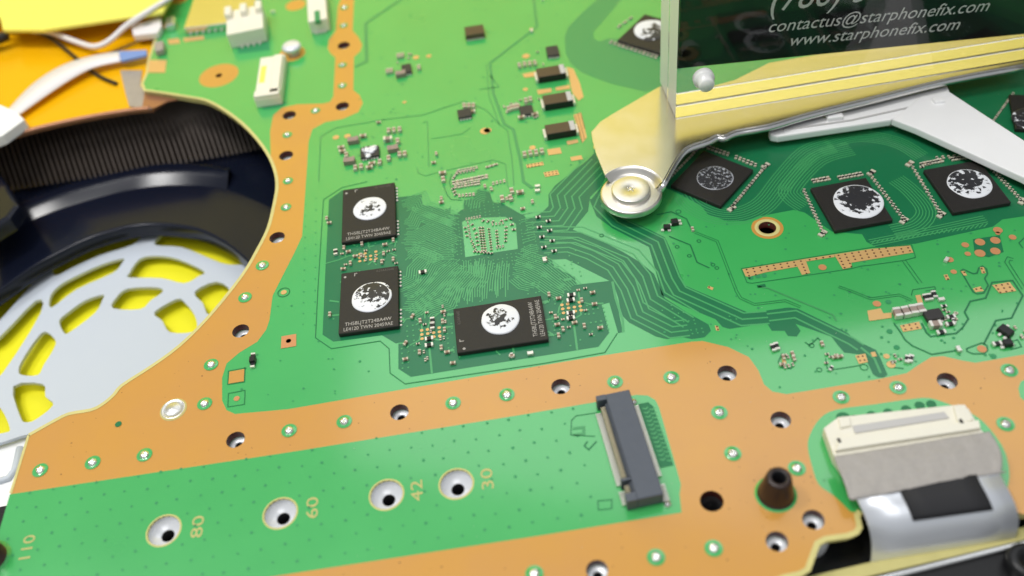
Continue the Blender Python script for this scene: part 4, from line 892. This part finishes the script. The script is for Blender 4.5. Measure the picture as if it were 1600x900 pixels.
gp = [P(x, y, ZG) for x, y in smooth_px([(-120, 480), (-40, 400), (60, 350), (180, 320), (300, 325), (400, 370), (440, 430), (420, 500), (330, 580), (200, 650), (100, 672), (42, 679), (0, 692), (-60, 705), (-130, 680)], 4, True)]
b = B(); prism(b, gp, ZG - .9, ZG, holes=[[P(x, y, ZG) for x, y in smooth_px(s_, 3, True)] for s_ in [[(sum(p[0] for p in q) / len(q) + (x - sum(p[0] for p in q) / len(q)) * 1.12, sum(p[1] for p in q) / len(q) + (y - sum(p[1] for p in q) / len(q)) * 1.15) for x, y in q] for q in SL]])
o = b.build("vent_disc", SHELL, tbl); bevel(o, .3, 2, .9)
b = B(); prism(b, [P(x, y, ZG - 2) for x, y in [(-60, 705), (0, 693), (42, 681), (60, 690), (40, 740), (10, 860), (-60, 980), (-200, 900)]], ZG - 3.2, ZG - 2)
b.build("shell_floor", WHITEP, tbl)
b = B(); b.tube([P(x, y, ZG - 1.9) for x, y in [(-40, 762), (0, 752), (14, 748), (24, 735), (32, 700)]], .9, 8); b.build("shell_groove", SHELL, tbl, True)

du = thing("fan_shroud", P(220, 330, -14), "glossy navy black fan shroud with a raised curved rib", "fan shroud")
ap = smooth_px([(-80, 520), (-30, 475), (11, 445), (56, 414), (93, 394), (135, 374), (183, 359), (225, 352), (267, 353), (309, 360), (346, 377), (377, 400), (400, 425), (420, 460)], 4)
lo = smooth_px([(-80, 420), (-40, 392), (0, 370), (56, 341), (112, 321), (183, 301), (239, 291), (281, 289), (323, 291), (355, 296), (390, 310), (430, 330), (455, 370), (470, 420)], 4)
up = smooth_px([(-80, 380), (-40, 350), (0, 328), (45, 312), (112, 287), (197, 267), (239, 258), (281, 256), (323, 260), (357, 266), (395, 280), (440, 305), (470, 360), (490, 420)], 4)
bk = smooth_px([(-80, 340), (-40, 320), (0, 302), (45, 293), (112, 277), (197, 262), (239, 254), (281, 248), (323, 244), (360, 239), (410, 229), (450, 225), (500, 240), (520, 300)], 4)
ZA, ZL = -20, -19
def loft(curves, name, m, par, closed=False):
    n_ = len(curves[0]); vs_ = [v for c_ in curves for v in c_]
    return mk(name, vs_, [(j * n_ + i, j * n_ + i + 1, (j + 1) * n_ + i + 1, (j + 1) * n_ + i) for j in range(len(curves) - 1) for i in range(n_ - 1)], m, par, smooth=True)
A0 = [P(x, y, ZA) for x, y in ap]
o = loft([[v + Vector((0, 0, -4)) for v in A0], [v + Vector((0, 0, -.5)) for v in A0], [v + Vector((0, .15, -.12)) for v in A0], [v + Vector((0, .5, 0)) for v in A0], [v + Vector((0, 1.2, 0)) for v in A0], [P(x, y, ZL) for x, y in lo]], "shroud_ring", NAVY, du)
ne = int(len(lo) * .70)
LO, UP = [P(x, y, ZL) for x, y in lo][:ne], [P(x, y, -16.35) for x, y in up][:ne]
MIDC = [(l + u_) / 2 + Vector((0, 0, .12)) for l, u_ in zip(LO, UP)]
loft([LO, [(l * .75 + m_ * .25) for l, m_ in zip(LO, MIDC)], MIDC, UP, [v + Vector((0, 1.5, -.8)) for v in UP], [v + Vector((0, 2, -6)) for v in UP]], "shroud_rib", NAVY, du)
loft([[P(x, y, ZL - .1) for x, y in lo], [P(x, y, ZL - .1) for x, y in bk]], "shroud_deck", NAVY, du)
b = B(); prism(b, [P(x, y, -8) for x, y in [(-60, 250), (-5, 266), (12, 288), (30, 318), (14, 340), (-60, 385)]], -13, -8); o = b.build("shroud_arm", NAVY, du); bevel(o, 1.2, 3)

hs = thing("heatsink", P(230, 220, -14), "dark ribbed heatsink behind the fan shroud", "heatsink")
TOPX = [(-60, 232), (0, 214), (60, 196), (130, 180), (200, 168), (262, 150), (320, 146), (380, 160), (440, 150), (500, 140)]
def topy(x):
    for (x0, y0), (x1, y1) in zip(TOPX, TOPX[1:]):
        if x0 <= x <= x1: return y0 + (y1 - y0) * (x - x0) / (x1 - x0)
    return 150
ZF0, ZF1 = -3, -17
b = B(); q0, q1 = P(-80, 315, ZF1), P(470, 225, ZF1)
fin = None
for i in range(70):
    x = -70 + i * 8.2
    y0 = topy(x) - 26; y1 = 300 - (x + 30) * .165; xb = x + (y1 - y0) * .33
    if xb > 480: break
    A_, B_ = P(x, y0, ZF0), P(xb, y1, ZF1)
    b_ = B(); h = Vector((.24, 0, 0)); bk_ = Vector((0, 9, 0))
    vs = [A_ - h, A_ + h, B_ + h, B_ - h]; vs += [v + bk_ for v in vs]
    b_.add(vs, [(0, 3, 2, 1), (4, 5, 6, 7), (0, 1, 5, 4), (1, 2, 6, 5), (2, 3, 7, 6), (3, 0, 4, 7)]); b_.build("fin", FINM, hs)
b = B(); bA, bB, bC, bD = P(-90, 210, ZF0) + Vector((0, 5, -.5)), P(480, 120, ZF0) + Vector((0, 5, -.5)), P(560, 215, ZF1) + Vector((0, 5, 0)), P(-40, 310, ZF1) + Vector((0, 5, 0))
b.add([bA, bB, bC, bD] + [v + Vector((0, 2, 0)) for v in (bA, bB, bC, bD)], [(0, 3, 2, 1), (4, 5, 6, 7), (0, 1, 5, 4), (1, 2, 6, 5), (2, 3, 7, 6), (3, 0, 4, 7)]); b.build("core_plate", FINM, hs)
b = B(); prism(b, [P(x, y, -22) for x, y in [(-200, 420), (-200, 180), (600, 100), (600, 420), (430, 330), (300, 262), (150, 270), (0, 310)]], -24, -22); b.build("base_plate", BLACKP, hs)

# ================================================================== TOP LEFT: amber plate, cables, yellow sheet
am = thing("amber_plate", P(100, 120, -1), "glossy amber plate left of the board with a pale lower lip", "plate")
AMP = smooth_px([(-120, 262), (-60, 240), (0, 218), (56, 201), (127, 185), (197, 173), (238, 169)], 3) + [(250, 160), (262, 152), (262, 140), (232, 125), (240, 60), (270, -40), (270, -120), (-200, -60)]
b = B(); prism(b, [P(x, y, -1.7) for x, y in AMP], -3.0, -1.7, 0, 1); b.build("plate_sheet", [AMBER, COPP], am)
b = B(); b.tube([P(x, y + .5, -1.8) for x, y in smooth_px([(-60, 240), (0, 218), (56, 201), (127, 185), (197, 173), (236, 169)], 3)], .7, 8); b.build("plate_lip", COPP, am, True)
b = B(); prism(b, [P(x, y, -1.4) for x, y in [(188, 110), (222, 110), (219, 133), (226, 143), (250, 150), (236, 170), (202, 166), (196, 145)]], -1.69, -1.4); o = b.build("foil_patch", GREYT, am); o["label"] = "dull grey foil patch at the plate's corner"
b = B(); prism(b, [P(x, y, -1.3) for x, y in [(226, 144), (262, 149), (285, 153), (262, 158), (240, 169), (222, 168)]], -1.69, -1.3); b.build("copper_foil", COPP, am)

ys = thing("yellow_sheet", P(80, 10, 4), "bright yellow sheet lying over the wires at the top corner", "sheet")
b = B(); prism(b, [P(x, y, 5) for x, y in [(4, 46), (66, 46), (254, 18), (300, -60), (-60, -90), (-60, 20), (0, 26)]], 3.8, 5); o = b.build("sheet_body", YSHEET, ys); bevel(o, .2, 1)

def wire(name, pts, r, m, label, cat="wire", flat=1.0, n=10):
    t_ = thing(name, P(*pts[len(pts) // 2]), label, cat)
    q = catmull([P(*p) for p in pts], 6); b_ = B()
    rr = r if not isinstance(r, (list, tuple)) else [r[0] + (r[1] - r[0]) * i / (len(q) - 1) for i in range(len(q))]
    b_.tube(q, rr, n, flat=flat); b_.build("insulation", m, t_, True); return t_
wire("white_wire", [(50, 48, 1.5), (80, 51, 1.5), (118, 65, 1), (148, 73, 1), (172, 63, 1.5), (198, 40, 3.5), (228, 20, 5.5), (268, -4, 6)], .8, WIREW, "thin white wire looping over the amber plate under the yellow sheet")
wire("black_wire", [(-20, 58, 1), (20, 50, 1), (50, 49, 1), (80, 60, .5), (112, 85, -.5), (150, 116, -1), (182, 131, -1.2)], .55, WIREK, "black wire curving under the white flat cable to the grey patch")
wire("black_wire", [(160, 88, -.8), (190, 76, -.8), (220, 63, -.6), (246, 50, .2)], .3, WIREK, "short thin black wire ending at the white plug")
wire("dark_sleeve", [(-30, 66, 1.5), (-6, 62, 1.8), (14, 56, 1.5)], [2.2, 1.0], WIREK, "dark sleeve at the edge where the black wire starts", "sleeve")
t_ = thing("white_flat_cable", P(100, 115, 0), "wide white flat cable with a blue end reaching the board", "cable")
lp2 = catmull([P(*q) for q in [(8, 176, .2), (50, 132, .5), (95, 103, .8), (140, 88, .8), (186, 80, .6)]], 6); rp2 = catmull([P(*q) for q in [(30, 178, .2), (72, 148, .5), (115, 120, .8), (148, 104, .8), (189, 95, .6)]], 6)
n = len(lp2); o = mk("cable_sheet", lp2 + rp2, [(i, n + i, n + i + 1, i + 1) for i in range(n - 1)], WIREW, t_, smooth=True); thicken(o, .4)
b_ = B(); prism(b_, [P(x, y, 1.0) for x, y in [(186, 80), (229, 78), (229, 86), (189, 95)]], .3, 1.0); b_.build("blue_end", BLUEP, t_)
t_ = thing("white_plug", P(15, 190, -1), "white plug at the picture edge where the flat cable starts", "plug")
b_ = B(); prism(b_, [P(x, y, 1.5) for x, y in [(-30, 158), (2, 164), (25, 174), (38, 186), (4, 211), (-30, 225)]], -1.5, 1.5); o = b_.build("plug_body", WHITEP, t_); bevel(o, .4, 2)
t_ = thing("white_connector", P(226, 42, 0), "white plug by the board corner under the white wire", "plug")
b_ = B(); prism(b_, [P(x, y, 2.2) for x, y in [(205, 42), (250, 24), (252, 40), (246, 51), (208, 55)]], .2, 2.2); o = b_.build("plug_body", WIREW, t_); bevel(o, .3, 2)
b_ = B(); b_.box(P(230, 38, 2.22), (2.6, 1.2, .05), .1); b_.build("plug_mark", GREYP, t_)

# ================================================================== SPRING BRACKET
br = thing("spring_bracket", P(986, 295, 3), "polished steel spring bracket with a round rivet lying over the board", "bracket")
ZB = 6.0; RV = P(986, 300, 4.4); ZR = 4.4
RC = Vector((RV.x, RV.y, 0))
left = [(924, 206), (926, 220), (931, 238), (945, 273)]
right = [(1036, 283), (1046, 264), (1057, 246), (1068, 233), (1080, 226), (1104, 218), (1113, 213), (1121, 210), (1131, 211), (1150, 203), (1200, 194), (1262, 176), (1375, 148), (1480, 122), (1600, 100)]
top_ = [(1600, 30), (1400, 40), (1190, 78), (1137, 104), (1036, 132), (957, 178), (938, 190)]
lft = [P(x, y, ZB) for x, y in left]; rgt = [P(x, y, ZB) for x, y in smooth_px(right, 3)]
RD = 6.55
# arc of the dish on its far side
a0 = math.atan2((lft[-1] - RC).y, (lft[-1] - RC).x); a1 = math.atan2((rgt[0] - RC).y, (rgt[0] - RC).x)
if a0 < 0: a0 += 2 * math.pi
arc = [RC + Vector((math.cos(a0 + (a1 - a0) * i / 24) * RD, math.sin(a0 + (a1 - a0) * i / 24) * RD, ZB)) for i in range(25)]
b = B(); prism(b, lft + arc + rgt + [P(x, y, ZB) for x, y in top_], ZB - .9, ZB)
o = b.build("bracket_plate", STEEL, br); bevel(o, .25, 3)
b = B(); b.lathe(RC, [(RD + .1, ZB - .02), (RD - .15, ZB - .12), (RD - .5, ZB - .5), (RD - .95, ZR + .35), (RD - 1.3, ZR + .08), (RD - 1.7, ZR), (1, ZR)], 30, start=a1 - .02, end=a0 + .02)
b.build("dish_slope", SATIN, br, True)
b = B(); b.lathe(RC, [(1, ZR + .005), (RD - .6, ZR + .005), (RD - .25, ZR - .05), (RD - .1, ZR - .3), (RD - .1, ZR - 1.5), (RD - .4, ZR - 1.8), (RD - 1.2, ZR - 1.9), (1, ZR - 1.9)], 48)
b.build("rivet_seat", SATIN, br, True)
b = B(); b.lathe(RC, [(4.1, ZR), (4.1, ZR + .8), (4.0, ZR + .95), (3.85, ZR + 1.0), (.62, ZR + 1.0), (.55, ZR + .95), (.4, ZR + .95), (.3, ZR + 1.02), (.02, ZR + 1.04)], 48)
ri = b.build("rivet", SATIN, br, True)
for k_ in range(5):
    aa = k_ * 1.256; b = B(); b.lathe(RC + Vector((math.cos(aa) * .72, math.sin(aa) * .72, ZR + .99)), [(.17, 0), (.12, .07), (.01, .09)], 8); b.build("rivet_nub", CHROME, ri, True)
b = B(); b.tube([v + Vector((.1, -.25, -.9)) for v in [P(1030, 292, ZB - .8)] + rgt], .72, 10); b.build("rolled_edge", CHROME, br, True)
b = B(); b.box(P(931, 240, ZB - 2.2), (.9, 1.5, 2.0), 0); o = b.build("edge_tab", CHROME, br); bevel(o, .2, 1)

# ================================================================== WHITE PLASTIC CLIP
wp = thing("white_clip", P(1450, 190, 0), "white plastic clip with a long flat bar lying over the memory chips", "clip")
b = B(); prism(b, [P(x, y, 3.6) for x, y in [(1394, 186), (1440, 150), (1482, 142), (1660, 258), (1680, 330), (1600, 277), (1544, 252), (1431, 200)]], 1.9, 3.6); o = b.build("flat_bar", WHITEP, wp); bevel(o, .3, 2)
b = B(); prism(b, [P(x, y, 3.2) for x, y in [(1201, 205), (1208, 199), (1480, 133), (1484, 142), (1440, 160), (1392, 187), (1216, 213), (1204, 211)]], 1.4, 3.2); o = b.build("long_rail", WHITEP, wp); bevel(o, .4, 2)
for x, y, l_ in ((1303, 187, 3.6), (1465, 162, 2.4)):
    b = B(); b.box(P(x, y, 3.0), (l_, 1.7, 1.3), -.05); o = b.build("clip_hook", WHITEP, wp); bevel(o, .35, 2)
b = B(); b.tube([P(1225, 203, 3.35), P(1330, 188, 3.35), P(1470, 157, 3.35)], .22, 6); b.build("rail_seam", GREYP, wp)

# ================================================================== ACRYLIC STAND WITH CARD
ZA0 = ZB + .03
F0, F1 = P(1055, 185, ZA0), P(1600, 93, ZA0)
ax = (F1 - F0); ax.z = 0; ax.normalize(); ay = Vector((-ax.y, ax.x, 0)); az = Vector((0, 0, 1))
TH = 7.0; HB = 76; WB = 120
ast = thing("acrylic_stand", F0, "clear acrylic block stand upright on the steel bracket", "display stand")
def block(name, y0, y1, z0, z1, m, par, bev=.25, x0=0, x1=WB):
    b_ = B(); q = []
    for z in (z0, z1):
        for x, y in ((x0, y0), (x1, y0), (x1, y1), (x0, y1)): q.append(F0 + ax * x + ay * y + az * z)
    b_.add(q, [(3, 2, 1, 0), (4, 5, 6, 7), (0, 1, 5, 4), (1, 2, 6, 5), (2, 3, 7, 6), (3, 0, 4, 7)])
    o_ = b_.build(name, [m, SAWN], par); bevel(o_, bev, 2)
    axl = Vector(ax)
    for p in o_.data.polygons:
        if p.normal.dot(axl) < -.8: p.material_index = 1
    return o_
block("front_plate", 0, TH, 0, HB, ACRYL, ast)
block("back_plate", TH + .32, 2 * TH + .32, 0, HB, ACRYL, ast)
# the card stands between the plates; card plane at depth TH + .35
CY = TH + .04
def on_card(px, py, off=0.0):
    d = _ray(px, py).normalized(); t = (F0 - CAMPOS).dot(ay) / d.dot(ay); q = CAMPOS + d * t      # front face, then through the acrylic, then the gap
    tang = (d - ay * d.dot(ay)) / 1.42; r_ = tang + ay * math.sqrt(1 - tang.length_squared)
    q = q + r_ * (TH / r_.dot(ay)); return q + d * ((CY - TH - off) / d.dot(ay))
card = thing("printed_card", on_card(1300, 80), "black printed card with white contact lettering held inside the acrylic stand", "card")
c0 = on_card(1060, 107); z0 = c0.z - F0.z; x0c = (c0 - F0).dot(ax)
cr = on_card(1600, 53); xl = max(.4, x0c); sl = (cr.z - c0.z) / ((cr - c0).dot(ax))
q = [F0 + ax * x + ay * y + az * z for y in (CY, CY + .25) for x, z in ((xl, z0), (WB - 1, z0 + sl * (WB - 1 - xl)), (WB - 1, HB - 1), (xl, HB - 1))]
mk("card_sheet", q, [(0, 1, 2, 3), (7, 6, 5, 4), (1, 0, 4, 5), (2, 1, 5, 6), (3, 2, 6, 7), (0, 3, 7, 4)], CARDM, card)
def card_text(body, l, r, hpx):
    p0, p1 = on_card(*l, .03), on_card(*r, .03); hh = (on_card(l[0], l[1] - hpx, .03) - p0).length
    xd = (p1 - p0).normalized(); yd = (az - xd * az.dot(xd)).normalized()
    text("lettering", body, p0, xd, yd, hh / .72, CARDT, card, shear=.2, width=(p1 - p0).length)
card_text("contactus@starphonefix.com", (1198, 51), (1541, 17), 19)
card_text("www.starphonefix.com", (1231, 72), (1495, 46), 18)
card_text("(786) 3", (1198, 19), (1350, 2), 40)
# clamp stud through the plates
b = B(); kc = P(1098, 118, 0); d = _ray(1098, 120); t = (F0 - CAMPOS).dot(ay) / d.dot(ay); kp = CAMPOS + d * t
prof = [(2.3, 0), (2.3, 1.2), (2.0, 1.5), (1.75, 1.6), (1.7, 3.2), (1.5, 3.5), (.02, 3.6)]
vs = []; n = 28
for r_, h_ in prof:
    for i in range(n):
        a_ = 2 * math.pi * i / n; vs.append(kp + ax * r_ * math.cos(a_) + az * r_ * math.sin(a_) - ay * (h_ + .02))
fs = [(j * n + i, (j + 1) * n + i, (j + 1) * n + (i + 1) % n, j * n + (i + 1) % n) for j in range(len(prof) - 1) for i in range(n)]
mk("clamp_stud", vs, [f[::-1] for f in fs], KNOBM, ast, smooth=True)

print("objects", len(bpy.data.objects), "tris", sum(len(m.polygons) for m in bpy.data.meshes))
